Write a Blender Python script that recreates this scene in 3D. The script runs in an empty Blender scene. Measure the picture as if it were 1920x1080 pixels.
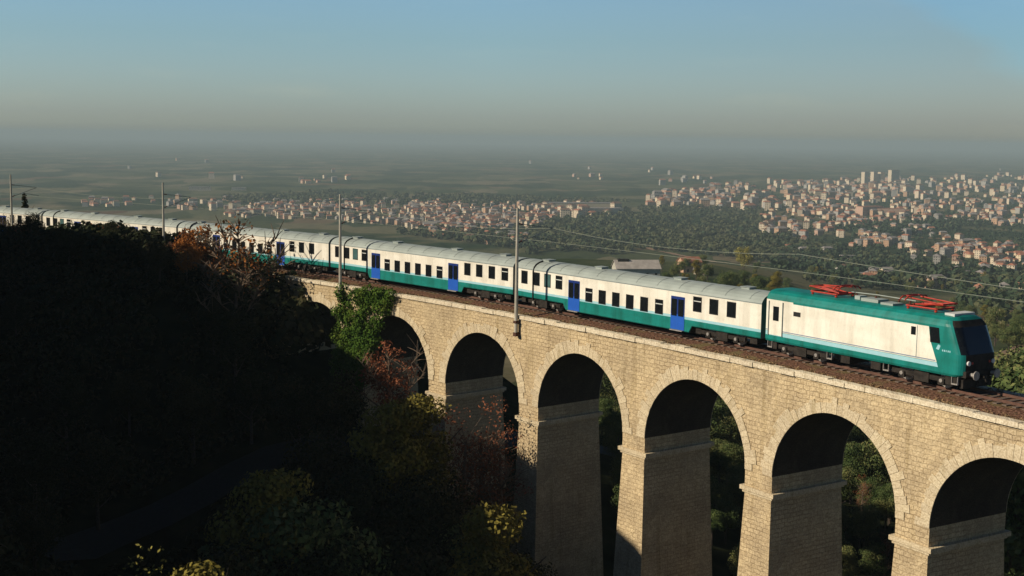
import bpy, math, random
import numpy as np
from mathutils import Matrix, Vector
R = math.radians
scn = bpy.context.scene
col = scn.collection
random.seed(7)

# ------------------------------------------------------------------ camera
CAMZ, FPX, PITCH, ROLL = 13.394, 2400.2, 0.11645, 0.01328
cd = bpy.data.cameras.new('camera'); cam = bpy.data.objects.new('camera', cd); col.objects.link(cam)
cd.sensor_width = 36; cd.lens = 36 * FPX / 1920; cd.clip_start = 0.5; cd.clip_end = 80000
cam.matrix_world = Matrix.Translation((0, 0, CAMZ)) @ Matrix.Rotation(R(90) - PITCH, 4, 'X') @ Matrix.Rotation(ROLL, 4, 'Z')
scn.camera = cam

# ------------------------------------------------------------------ sky, sun, exposure
SUN_EL = 30.0
SX, SY = -0.968, -0.250                      # horizontal direction towards the sun
w = bpy.data.worlds.new('World'); scn.world = w; w.use_nodes = True
nt = w.node_tree; nt.nodes.clear()
out = nt.nodes.new('ShaderNodeOutputWorld'); bg = nt.nodes.new('ShaderNodeBackground')
sky = nt.nodes.new('ShaderNodeTexSky'); sky.sky_type = 'NISHITA'; sky.sun_disc = False
sky.sun_elevation = R(SUN_EL); sky.sun_rotation = math.atan2(SX, SY) % (2 * math.pi)
sky.air_density = 1.0; sky.dust_density = 1.0; sky.ozone_density = 1.0; sky.altitude = 400
bg.inputs['Strength'].default_value = 0.055
geo = nt.nodes.new('ShaderNodeTexCoord'); sep = nt.nodes.new('ShaderNodeSeparateXYZ')
nt.links.new(geo.outputs['Generated'], sep.inputs[0])
ramp = nt.nodes.new('ShaderNodeValToRGB'); e = ramp.color_ramp.elements
e[0].position = 0.0; e[0].color = (1.14, 1.27, 1.44, 1)
e[1].position = 1.0; e[1].color = (0.12, 0.16, 0.25, 1)
for p_, c_ in ((0.007, (1.15, 1.34, 1.58, 1)), (0.016, (1.08, 1.27, 1.57, 1)), (0.045, (1.08, 1.32, 1.58, 1)), (0.075, (1.05, 1.35, 1.56, 1)), (0.105, (1.12, 1.45, 1.68, 1)), (0.35, (0.40, 0.52, 0.72, 1))):
    q_ = e.new(p_); q_.color = c_
nt.links.new(sep.outputs['Z'], ramp.inputs[0])
mixw = nt.nodes.new('ShaderNodeMixRGB'); mixw.blend_type = 'MULTIPLY'; mixw.inputs[0].default_value = 1
nt.links.new(sky.outputs[0], mixw.inputs[1]); nt.links.new(ramp.outputs[0], mixw.inputs[2])
# uneven haze bank: greyer towards the right, torn edge high on the right, faint streaks of cloud
def mth(op, a, b=None, c=None, clamp=False):
    n_ = nt.nodes.new('ShaderNodeMath'); n_.operation = op; n_.use_clamp = clamp
    for k_, v_ in enumerate((a, b, c)):
        if v_ is None: continue
        if isinstance(v_, (int, float)): n_.inputs[k_].default_value = v_
        else: nt.links.new(v_, n_.inputs[k_])
    return n_.outputs[0]
mpw = nt.nodes.new('ShaderNodeMapping'); mpw.inputs['Scale'].default_value = (5, 5, 26); nt.links.new(geo.outputs['Generated'], mpw.inputs[0])
cn = nt.nodes.new('ShaderNodeTexNoise'); cn.inputs['Scale'].default_value = 1.6; cn.inputs['Detail'].default_value = 6; cn.inputs['Roughness'].default_value = .6; nt.links.new(mpw.outputs[0], cn.inputs['Vector'])
az_ = mth('DIVIDE', sep.outputs['X'], mth('MAXIMUM', sep.outputs['Y'], .05))
edge = mth('ADD', mth('ADD', sep.outputs['Z'], mth('MULTIPLY', az_, .72)), mth('MULTIPLY', mth('SUBTRACT', cn.outputs[0], .5), .06))
clear = mth('MULTIPLY', mth('SMOOTH_MIN', mth('MULTIPLY', mth('SUBTRACT', edge, .314), 40, clamp=True), 1.0, .1), mth('MULTIPLY', mth('SUBTRACT', sep.outputs['Z'], .040), 60, clamp=True))
right = mth('MULTIPLY', mth('ADD', az_, .02), 2.6, clamp=True)
bank = mth('MULTIPLY', right, mth('SUBTRACT', 1.0, clear))
gr = nt.nodes.new('ShaderNodeMixRGB'); gr.blend_type = 'MULTIPLY'; nt.links.new(bank, gr.inputs[0]); nt.links.new(mixw.outputs[0], gr.inputs[1]); gr.inputs[2].default_value = (.86, .80, .78, 1)
gr2 = nt.nodes.new('ShaderNodeMixRGB'); gr2.blend_type = 'MULTIPLY'; nt.links.new(clear, gr2.inputs[0]); nt.links.new(gr.outputs[0], gr2.inputs[1]); gr2.inputs[2].default_value = (.80, .86, .90, 1)
wis = nt.nodes.new('ShaderNodeMixRGB'); wis.blend_type = 'MIX'; nt.links.new(mth('MULTIPLY', mth('SUBTRACT', cn.outputs[0], .56), 1.6, clamp=True), wis.inputs[0]); nt.links.new(gr2.outputs[0], wis.inputs[1])
wc = nt.nodes.new('ShaderNodeMixRGB'); wc.blend_type = 'MULTIPLY'; wc.inputs[0].default_value = 1; nt.links.new(gr2.outputs[0], wc.inputs[1]); wc.inputs[2].default_value = (1.25, 1.12, 1.02, 1); nt.links.new(wc.outputs[0], wis.inputs[2])
nt.links.new(wis.outputs[0], bg.inputs['Color']); nt.links.new(bg.outputs[0], out.inputs['Surface'])
sd = bpy.data.lights.new('sun', 'SUN'); so = bpy.data.objects.new('sun', sd); col.objects.link(so)
sd.energy = 4.6; sd.angle = R(0.5); sd.color = (1.0, 0.87, 0.68)
tosun = Vector((SX * math.cos(R(SUN_EL)), SY * math.cos(R(SUN_EL)), math.sin(R(SUN_EL)))).normalized()
so.rotation_euler = tosun.to_track_quat('Z', 'Y').to_euler()
so.location = (-200, -50, 120)
scn.view_settings.view_transform = 'Standard'; scn.view_settings.look = 'None'
scn.view_settings.gamma = 1; scn.view_settings.exposure = 0.25
scn.cycles.volume_step_rate = 4
scn.cycles.volume_max_steps = 64
scn.cycles.max_bounces = 6; scn.cycles.volume_bounces = 0

# ------------------------------------------------------------------ track geometry: a circular curve
PX, PY, HD, KK, GR = 25.4716, 67.6323, 2.11624, 0.00331, 0.00117
RAD = 1 / KK
CX, CY = PX - math.sin(HD) / KK, PY + math.cos(HD) / KK
def T(s, off, z):
    a = HD + KK * s
    return Vector((CX + math.sin(a) * (RAD - off), CY - math.cos(a) * (RAD - off), z + GR * s))
def to_so(x, y):
    dx, dy = x - CX, y - CY
    ang = np.arctan2(dy, dx) + math.pi / 2
    ang = (ang - HD + math.pi) % (2 * math.pi) - math.pi
    return ang / KK, RAD - np.hypot(dx, dy)
OFF_F, OFF_B = 3.356, -2.85              # front and back face of the viaduct
BAY, S0 = 12.006, 1.58                    # bay length, first pier centre
ZC, AR = -2.12, 4.83                      # crown height, arch radius
ZSPR = ZC - AR; ZSTR = -8.0               # springing, string course top
ZDECK = -0.30

# ------------------------------------------------------------------ terrain heights
def sm(t):
    t = np.clip(t, 0, 1); return t * t * (3 - 2 * t)
bS = [-250, -60, -30, 0, 20, 35, 46, 58, 66, 72, 78, 84, 90, 300]
bZ = [-40, -38, -36, -34, -30, -23, -17.5, -13.5, -11, -8, -3.5, -1.4, -0.9, -0.9]
nS = [-250, -60, 0, 30, 60, 100, 150, 300]
nZ = [-40, -38, -34, -26, -21, -18, -15, -10]
fD = [0, 110, 180, 250, 350, 500, 700, 1000, 1500, 2200, 3000, 5000, 60000]
fH = [41, 42, 43, 44.5, 53, 69, 91, 113, 138, 152, 156, 158, 158]
# shadow line on the viaduct (height by s) -> crest of the hill that casts it
shS = [-120, 0, 12, 24.3, 26.3, 37.5, 48.4, 60, 70, 80, 100, 130, 200]
shZ = [-36, -33, -25, -15.8, -14.4, -11.3, -8.6, -6.6, -4.6, -2.2, -0.6, 0.4, 2.0]
_ss = np.linspace(-120, 200, 321)
_wp = np.array([T(s, OFF_F, 0)[:2] for s in _ss])
_u = _wp[:, 0] * (-SY) + _wp[:, 1] * SX     # across the sun direction
_v = _wp[:, 0] * SX + _wp[:, 1] * SY        # towards the sun
_o = np.argsort(_u); _us, _vs, _zs = _u[_o], _v[_o], np.interp(_ss, shS, shZ)[_o]
TCREST = 60.0; TEL = math.tan(R(SUN_EL))
def wob(x, y, sc, ph=0.0):
    x = x / sc; y = y / sc
    return (np.sin(x * 1.7 + y * 0.9 + ph) + np.sin(-x * 0.8 + y * 2.1 + 1.3 + ph) + 0.6 * np.sin(x * 3.9 - y * 3.1 + 2 + ph) + 0.5 * np.sin(x * 5.3 + y * 6.7 + ph)) / 3.1
def hz(x, y):
    x = np.asarray(x, float); y = np.asarray(y, float)
    s, off = to_so(x, y)
    b = np.interp(s, bS, bZ)
    n = np.interp(s, nS, nZ)
    near = b + (n - b) * sm((off - 5.5) / 42)
    u = x * (-SY) + y * SX; v = x * SX + y * SY
    t = v - np.interp(u, _us, _vs)
    crest = np.interp(u, _us, _zs) + TCREST * TEL + 1.0 * wob(x, y, 4.0) + 1.6 * wob(x, y, 15)
    bump = np.exp(-((t - TCREST) / 16.0) ** 2)
    bump = np.where(t > TCREST, np.maximum(bump, np.exp(-((t - TCREST) / 90.0) ** 2)), bump)
    near = near + (crest - near) * bump
    D = np.hypot(x, y)
    h = np.interp(D, fD, fH)
    az = x / np.maximum(y, 1)
    fac = 1 - 0.2 * (1 - sm((az - 0.14) / 0.16)) * sm((D - 300) / 250) * (1 - sm((D - 850) / 600))
    far = CAMZ - h * fac + 0.8 * wob(x, y, 60) * sm((D - 150) / 200) * (1 + 4 * sm((D - 1200) / 2500))
    far = far + 15 * np.exp(-((x - 50) / 13) ** 2 - ((y - 108) / 16) ** 2) 
    wgt = sm((-off - 4) / 60)
    back = b + (far - b) * wgt
    z = np.where(off > 0, near, back)
    # beyond the sides the near hill merges into the plain
    return z + 0.35 * wob(x, y, 9) * (np.abs(off) > 7)
def hz1(x, y): return float(hz(x, y))
def at(px, py, D=None, z=None):
    """world point on the ray through a photo pixel: at depth D, or on the ground"""
    u, v = px - 960, 540 - py
    c, s_ = math.cos(-ROLL), math.sin(-ROLL)
    u, v = u * c + v * s_, -u * s_ + v * c
    cp, sp = math.cos(PITCH), math.sin(PITCH)
    d = Vector((u / FPX, cp + v / FPX * sp, -sp + v / FPX * cp)); d = d / d.y
    if D: return Vector((0, 0, CAMZ)) + d * D
    if z is not None: return Vector((0, 0, CAMZ)) + d * ((z - CAMZ) / d.z)
    Ds = np.geomspace(130, 25000, 1500)
    X, Y, Z = d.x * Ds, Ds, CAMZ + d.z * Ds
    G = hz(X, Y); k = np.argmax(Z < G)
    if k == 0: k = len(Ds) - 1
    return Vector((X[k], Y[k], G[k]))

# ------------------------------------------------------------------ materials
def newmat(name):
    m = bpy.data.materials.new(name); m.use_nodes = True
    return m, m.node_tree, m.node_tree.nodes['Principled BSDF']
def plain(name, c, rough=0.7, metal=0.0, var=0.12, scale=3.0, spec=0.3):
    m, t, b = newmat(name)
    b.inputs['Roughness'].default_value = rough; b.inputs['Metallic'].default_value = metal
    b.inputs['Specular IOR Level'].default_value = spec
    n = t.nodes.new('ShaderNodeTexNoise'); n.inputs['Scale'].default_value = scale; n.inputs['Detail'].default_value = 4
    tc = t.nodes.new('ShaderNodeTexCoord'); t.links.new(tc.outputs['Object'], n.inputs['Vector'])
    r = t.nodes.new('ShaderNodeValToRGB'); r.color_ramp.elements[0].position = .3; r.color_ramp.elements[1].position = .7
    r.color_ramp.elements[0].color = tuple(x * (1 - var) for x in c) + (1,)
    r.color_ramp.elements[1].color = tuple(min(1, x * (1 + var)) for x in c) + (1,)
    t.links.new(n.outputs[0], r.inputs[0]); t.links.new(r.outputs[0], b.inputs['Base Color'])
    return m
M = {}
def grime(name, c, rough, amt):
    m, t, b = newmat(name); b.inputs['Roughness'].default_value = rough; b.inputs['Specular IOR Level'].default_value = .3
    N = t.nodes.new; L = t.links.new; tc = N('ShaderNodeTexCoord'); cur = None
    rgb = N('ShaderNodeRGB'); rgb.outputs[0].default_value = c + (1,); cur = rgb.outputs[0]
    for sc_, lo, hi, col_ in (((1.6, 1.6, .22), .34, .55, (1 - amt, 1 - amt * 1.05, 1 - amt * 1.15)), ((.5, .5, 1.6), .35, .6, (1 - amt * .6, 1 - amt * .65, 1 - amt * .8)), ((9, 9, 4), .3, .5, (1 - amt * .5,) * 3)):
        mp = N('ShaderNodeMapping'); mp.inputs['Scale'].default_value = sc_; L(tc.outputs['Object'], mp.inputs[0])
        n = N('ShaderNodeTexNoise'); n.inputs['Scale'].default_value = 1; n.inputs['Detail'].default_value = 5; L(mp.outputs[0], n.inputs['Vector'])
        r = N('ShaderNodeValToRGB'); r.color_ramp.elements[0].position = lo; r.color_ramp.elements[1].position = hi; r.color_ramp.elements[0].color = col_ + (1,); r.color_ramp.elements[1].color = (1, 1, 1, 1); L(n.outputs[0], r.inputs[0])
        k = N('ShaderNodeMixRGB'); k.blend_type = 'MULTIPLY'; k.inputs[0].default_value = 1; L(cur, k.inputs[1]); L(r.outputs[0], k.inputs[2]); cur = k.outputs[0]
    L(cur, b.inputs['Base Color']); return m
M['white'] = grime('white_paint', (.78, .75, .66), .4, .16)
M['teal'] = grime('teal_paint', (.005, .19, .17), .45, .28)
M['band'] = plain('pale_blue_paint', (.30, .52, .58), .4, var=.05)
M['bandgrey'] = plain('grey_blue_paint', (.18, .24, .32), .4, var=.05)
M['roof'] = plain('roof_aluminium', (.28, .32, .30), .5, .0, var=.12, scale=1.0)
M['gutter'] = plain('gutter_grey', (.14, .17, .17), .6)
M['blue'] = plain('blue_door_paint', (.015, .09, .42), .4, var=.08)
M['bluedk'] = plain('dark_blue_paint', (.01, .03, .16), .4, var=.08)
M['rubber'] = plain('black_rubber', (.012, .012, .012), .7)
M['dark'] = plain('underframe_grime_and_shade', (.02, .016, .013), .85, var=.5)
M['steel'] = plain('worn_steel', (.30, .28, .26), .5, .3, var=.3, scale=8)
M['glass'] = plain('dark_glass', (.008, .010, .012), .12, var=.2, spec=.35)
M['glassgreen'] = plain('greenish_glass', (.05, .11, .11), .35, var=.2)  # lighter, greenish pane colour
M['red'] = plain('red_pantograph_paint', (.36, .035, .02), .5, var=.25, scale=5)
M['insul'] = plain('insulator_brown', (.10, .04, .03), .3)
M['concrete'] = plain('pole_concrete', (.38, .36, .30), .8, var=.15, scale=1.5)
M['rust'] = plain('rusty_iron', (.07, .03, .02), .8, var=.5, scale=5)
M['wire'] = plain('copper_wire', (.20, .22, .18), .5)
M['greyw'] = plain('light_grey_paint', (.5, .52, .5), .5)
M['lamp'] = plain('lamp_glass', (.6, .6, .6), .2)
M['sleeper'] = plain('sleeper_concrete', (.12, .09, .07), .9, var=.3)
M['rail'] = plain('rusty_rail', (.10, .05, .035), .6, var=.3)
M['bark'] = plain('bark', (.06, .045, .035), .95, var=.4, scale=6)

def stone(name, bw, bh, c1, c2, mortar, stain=.35, ms=.03):
    m, t, b = newmat(name); b.inputs['Roughness'].default_value = .9; b.inputs['Specular IOR Level'].default_value = .15
    N = t.nodes.new; L = t.links.new
    uv = N('ShaderNodeUVMap')
    dn = N('ShaderNodeTexNoise'); dn.inputs['Scale'].default_value = 2.5; dn.inputs['Detail'].default_value = 2
    L(uv.outputs[0], dn.inputs['Vector'])
    mx = N('ShaderNodeMixRGB'); mx.blend_type = 'LINEAR_LIGHT'; mx.inputs[0].default_value = .10
    L(uv.outputs[0], mx.inputs[1]); L(dn.outputs['Color'], mx.inputs[2])
    br = N('ShaderNodeTexBrick'); br.inputs['Scale'].default_value = 1
    br.inputs['Brick Width'].default_value = bw; br.inputs['Row Height'].default_value = bh
    br.inputs['Mortar Size'].default_value = ms; br.inputs['Mortar Smooth'].default_value = .5; br.offset = .5
    br.inputs['Color1'].default_value = c1 + (1,); br.inputs['Color2'].default_value = c2 + (1,); br.inputs['Mortar'].default_value = mortar + (1,)
    L(mx.outputs[0], br.inputs['Vector'])
    n1 = N('ShaderNodeTexNoise'); n1.inputs['Scale'].default_value = .35; n1.inputs['Detail'].default_value = 6
    L(uv.outputs[0], n1.inputs['Vector'])
    r1 = N('ShaderNodeValToRGB'); r1.color_ramp.elements[0].position = .35; r1.color_ramp.elements[1].position = .62
    r1.color_ramp.elements[0].color = (1 - stain, 1 - stain, 1 - stain * .9, 1); r1.color_ramp.elements[1].color = (1, 1, 1, 1)
    L(n1.outputs[0], r1.inputs[0])
    n2 = N('ShaderNodeTexNoise'); n2.inputs['Scale'].default_value = 9; n2.inputs['Detail'].default_value = 5
    L(uv.outputs[0], n2.inputs['Vector'])
    r2 = N('ShaderNodeValToRGB'); r2.color_ramp.elements[0].position = .3; r2.color_ramp.elements[1].position = .6
    r2.color_ramp.elements[0].color = (.62, .58, .52, 1); r2.color_ramp.elements[1].color = (1, 1, 1, 1)
    L(n2.outputs[0], r2.inputs[0])
    # thin vertical weather streaks running down the wall
    mp = N('ShaderNodeMapping'); mp.inputs['Scale'].default_value = (2.2, .16, 1); L(uv.outputs[0], mp.inputs[0])
    n3 = N('ShaderNodeTexNoise'); n3.inputs['Scale'].default_value = 1; n3.inputs['Detail'].default_value = 3; L(mp.outputs[0], n3.inputs['Vector'])
    r3 = N('ShaderNodeValToRGB'); r3.color_ramp.elements[0].position = .28; r3.color_ramp.elements[1].position = .46
    r3.color_ramp.elements[0].color = (.80, .78, .72, 1); r3.color_ramp.elements[1].color = (1, 1, 1, 1); L(n3.outputs[0], r3.inputs[0])
    nm = N('ShaderNodeTexNoise'); nm.inputs['Scale'].default_value = .22; nm.inputs['Detail'].default_value = 5; L(uv.outputs[0], nm.inputs['Vector'])
    rm_ = N('ShaderNodeValToRGB'); rm_.color_ramp.elements[0].position = .42; rm_.color_ramp.elements[1].position = .60
    rm_.color_ramp.elements[0].color = (.25, .25, .25, 1); rm_.color_ramp.elements[1].color = (.85, .85, .85, 1); L(nm.outputs[0], rm_.inputs[0])
    nq = N('ShaderNodeTexVoronoi'); nq.inputs['Scale'].default_value = 3.2; L(mx.outputs[0], nq.inputs['Vector'])
    qs = N('ShaderNodeSeparateColor'); L(nq.outputs['Color'], qs.inputs[0])
    flat = N('ShaderNodeMixRGB'); L(qs.outputs[0], flat.inputs[0]); flat.inputs[1].default_value = c1 + (1,); flat.inputs[2].default_value = tuple(x * .9 for x in c2) + (1,)
    bm_ = N('ShaderNodeMixRGB'); L(rm_.outputs[0], bm_.inputs[0]); L(br.outputs['Color'], bm_.inputs[1]); L(flat.outputs[0], bm_.inputs[2])
    cur = bm_.outputs[0]
    for r_ in (r1, r2, r3):
        k = N('ShaderNodeMixRGB'); k.blend_type = 'MULTIPLY'; k.inputs[0].default_value = 1
        L(cur, k.inputs[1]); L(r_.outputs[0], k.inputs[2]); cur = k.outputs[0]
    L(cur, b.inputs['Base Color'])
    bp = N('ShaderNodeBump'); bp.inputs['Strength'].default_value = .7; bp.inputs['Distance'].default_value = .04
    sub = N('ShaderNodeMath'); sub.operation = 'SUBTRACT'; L(n2.outputs[0], sub.inputs[0]); L(br.outputs['Fac'], sub.inputs[1])
    L(sub.outputs[0], bp.inputs['Height']); L(bp.outputs[0], b.inputs['Normal'])
    return m
M['stone'] = stone('squared_limestone', .52, .27, (.66, .535, .335), (.52, .41, .255), (.34, .25, .15), .22, .030)
M['vous'] = stone('dressed_limestone', 3.0, 3.0, (.66, .57, .40), (.60, .50, .34), (.55, .45, .3), .15, .0)
M['cope'] = stone('pale_coping_stone', 3.0, 3.0, (.76, .68, .52), (.66, .57, .42), (.55, .45, .3), .12, .0)
M['brick'] = stone('shade_darkened_vault_brick', .3, .1, (.10, .075, .055), (.07, .055, .04), (.05, .045, .035), .4)  # vault colour darkened to stand for the shade under the arches

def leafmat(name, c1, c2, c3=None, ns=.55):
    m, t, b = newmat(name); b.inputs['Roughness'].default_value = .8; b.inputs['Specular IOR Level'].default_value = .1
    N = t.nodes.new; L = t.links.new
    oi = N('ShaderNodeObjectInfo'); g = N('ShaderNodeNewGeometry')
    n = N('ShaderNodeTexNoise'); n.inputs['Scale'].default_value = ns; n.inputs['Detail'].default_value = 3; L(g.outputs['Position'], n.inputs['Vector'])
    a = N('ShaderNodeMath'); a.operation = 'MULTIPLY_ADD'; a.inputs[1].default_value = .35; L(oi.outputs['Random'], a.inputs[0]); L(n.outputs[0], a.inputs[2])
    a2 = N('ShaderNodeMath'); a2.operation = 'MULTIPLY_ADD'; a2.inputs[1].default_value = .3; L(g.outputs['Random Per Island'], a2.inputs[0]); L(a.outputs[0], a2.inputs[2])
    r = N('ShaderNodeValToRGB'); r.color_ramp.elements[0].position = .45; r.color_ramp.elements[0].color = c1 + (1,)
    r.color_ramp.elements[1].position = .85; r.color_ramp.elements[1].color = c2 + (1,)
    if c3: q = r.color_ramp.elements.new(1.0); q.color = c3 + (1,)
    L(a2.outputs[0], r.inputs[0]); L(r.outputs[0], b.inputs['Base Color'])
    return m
M['leaf'] = leafmat('green_leaves', (.025, .052, .016), (.09, .12, .04), (.16, .16, .06))
M['leafdk'] = leafmat('dark_leaves_with_shade', (.008, .014, .005), (.022, .028, .010), (.045, .038, .014))  # leaf colour kept near black to carry the shade of the hillside
M['leafwood'] = leafmat('woodland_leaves', (.010, .026, .016), (.036, .056, .028), (.075, .08, .038), ns=.012)
M['ivy'] = leafmat('bright_ivy_leaves', (.02, .055, .006), (.065, .12, .014), (.10, .13, .02))
M['leafor'] = leafmat('orange_autumn_leaves', (.16, .05, .01), (.34, .13, .03))
M['leafred'] = leafmat('russet_leaves', (.10, .03, .015), (.22, .08, .04))
M['leafolive'] = leafmat('olive_yellow_leaves', (.07, .06, .012), (.18, .15, .03))
M['leafyel'] = leafmat('yellow_green_leaves', (.13, .12, .02), (.26, .23, .06))
M['twig'] = plain('bare_twigs', (.14, .10, .07), .95, var=.4, scale=4)
M['drygrass'] = leafmat('dry_grass', (.10, .07, .035), (.26, .17, .09))

def ground_mat():
    m, t, b = newmat('plain_of_fields_and_woods'); b.inputs['Roughness'].default_value = 1; b.inputs['Specular IOR Level'].default_value = 0
    N = t.nodes.new; L = t.links.new
    g = N('ShaderNodeNewGeometry')
    def vec(sx, sy, rot=0):
        mp = N('ShaderNodeMapping'); mp.inputs['Scale'].default_value = (sx, sy, 0); mp.inputs['Rotation'].default_value = (0, 0, rot)
        L(g.outputs['Position'], mp.inputs[0]); return mp.outputs[0]
    def rampn(inp, stops):
        r = N('ShaderNodeValToRGB'); el = r.color_ramp.elements
        el[0].position, el[0].color = stops[0][0], stops[0][1] + (1,); el[1].position, el[1].color = stops[-1][0], stops[-1][1] + (1,)
        for p_, c_ in stops[1:-1]:
            q = el.new(p_); q.color = c_ + (1,)
        L(inp, r.inputs[0]); return r
    dn = N('ShaderNodeTexNoise'); dn.inputs['Scale'].default_value = 1; dn.inputs['Detail'].default_value = 2; L(vec(.004, .004), dn.inputs['Vector'])
    vo = N('ShaderNodeTexVoronoi'); vo.inputs['Scale'].default_value = 1; vo.inputs['Randomness'].default_value = 1
    v2 = vec(.009, .0050, .5)
    mx = N('ShaderNodeMixRGB'); mx.blend_type = 'ADD'; mx.inputs[0].default_value = .8; L(v2, mx.inputs[1]); L(dn.outputs['Color'], mx.inputs[2]); L(mx.outputs[0], vo.inputs['Vector'])
    sp = N('ShaderNodeSeparateColor'); L(vo.outputs['Color'], sp.inputs[0])
    fields = rampn(sp.outputs[0], [(0, (.030, .045, .018)), (.25, (.055, .066, .032)), (.5, (.075, .085, .045)), (.72, (.11, .105, .06)), (.88, (.15, .13, .085)), (1, (.10, .06, .035))])
    # woodland patches
    wn = N('ShaderNodeTexNoise'); wn.inputs['Scale'].default_value = 1; wn.inputs['Detail'].default_value = 6; L(vec(.0030, .0022), wn.inputs['Vector'])
    wr = rampn(wn.outputs[0], [(.50, (0, 0, 0)), (.56, (1, 1, 1))])
    fn = N('ShaderNodeTexNoise'); fn.inputs['Scale'].default_value = 1; fn.inputs['Detail'].default_value = 8; fn.inputs['Roughness'].default_value = .7; L(vec(.06, .06), fn.inputs['Vector'])
    wood = rampn(fn.outputs[0], [(.35, (.010, .022, .012)), (.65, (.035, .055, .025))])
    mx2 = N('ShaderNodeMixRGB'); L(wr.outputs[0], mx2.inputs[0]); L(fields.outputs[0], mx2.inputs[1]); L(wood.outputs[0], mx2.inputs[2])
    spk = rampn(fn.outputs[0], [(.30, (.45, .5, .45)), (.5, (1, 1, 1)), (.75, (1.25, 1.2, 1.1))])
    mx3 = N('ShaderNodeMixRGB'); mx3.blend_type = 'MULTIPLY'; mx3.inputs[0].default_value = 1; L(mx2.outputs[0], mx3.inputs[1]); L(spk.outputs[0], mx3.inputs[2])
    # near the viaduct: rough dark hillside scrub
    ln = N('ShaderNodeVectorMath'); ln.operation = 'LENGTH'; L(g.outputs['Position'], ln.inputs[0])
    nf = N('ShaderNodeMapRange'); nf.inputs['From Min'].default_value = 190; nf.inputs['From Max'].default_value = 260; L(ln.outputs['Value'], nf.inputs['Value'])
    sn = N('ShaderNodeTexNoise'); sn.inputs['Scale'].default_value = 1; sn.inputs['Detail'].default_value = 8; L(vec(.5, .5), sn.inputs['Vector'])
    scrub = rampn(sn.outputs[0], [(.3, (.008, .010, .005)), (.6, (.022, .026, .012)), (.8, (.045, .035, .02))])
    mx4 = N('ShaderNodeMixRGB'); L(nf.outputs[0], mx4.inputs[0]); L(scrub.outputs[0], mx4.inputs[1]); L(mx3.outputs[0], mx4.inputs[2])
    L(mx4.outputs[0], b.inputs['Base Color'])
    return m
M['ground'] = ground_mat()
def ballast_mat():
    m, t, b = newmat('rusty_ballast'); b.inputs['Roughness'].default_value = 1; b.inputs['Specular IOR Level'].default_value = .05
    N = t.nodes.new; L = t.links.new; uv = N('ShaderNodeUVMap')
    n = N('ShaderNodeTexNoise'); n.inputs['Scale'].default_value = 7; n.inputs['Detail'].default_value = 4; L(uv.outputs[0], n.inputs['Vector'])
    n2 = N('ShaderNodeTexNoise'); n2.inputs['Scale'].default_value = .6; n2.inputs['Detail'].default_value = 5; L(uv.outputs[0], n2.inputs['Vector'])
    r = N('ShaderNodeValToRGB'); r.color_ramp.elements[0].position = .35; r.color_ramp.elements[0].color = (.035, .018, .012, 1)
    r.color_ramp.elements[1].position = .68; r.color_ramp.elements[1].color = (.22, .12, .08, 1); L(n.outputs[0], r.inputs[0])
    r2 = N('ShaderNodeValToRGB'); r2.color_ramp.elements[0].position = .52; r2.color_ramp.elements[0].color = (0, 0, 0, 1); r2.color_ramp.elements[1].position = .62; r2.color_ramp.elements[1].color = (.7, .7, .7, 1); L(n2.outputs[0], r2.inputs[0])
    mx = N('ShaderNodeMixRGB'); L(r2.outputs[0], mx.inputs[0]); L(r.outputs[0], mx.inputs[1]); mx.inputs[2].default_value = (.13, .11, .05, 1)
    L(mx.outputs[0], b.inputs['Base Color'])
    bp = N('ShaderNodeBump'); bp.inputs['Strength'].default_value = 1; bp.inputs['Distance'].default_value = .08; L(n.outputs[0], bp.inputs['Height']); L(bp.outputs[0], b.inputs['Normal'])
    return m
M['ballast'] = ballast_mat()

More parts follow.
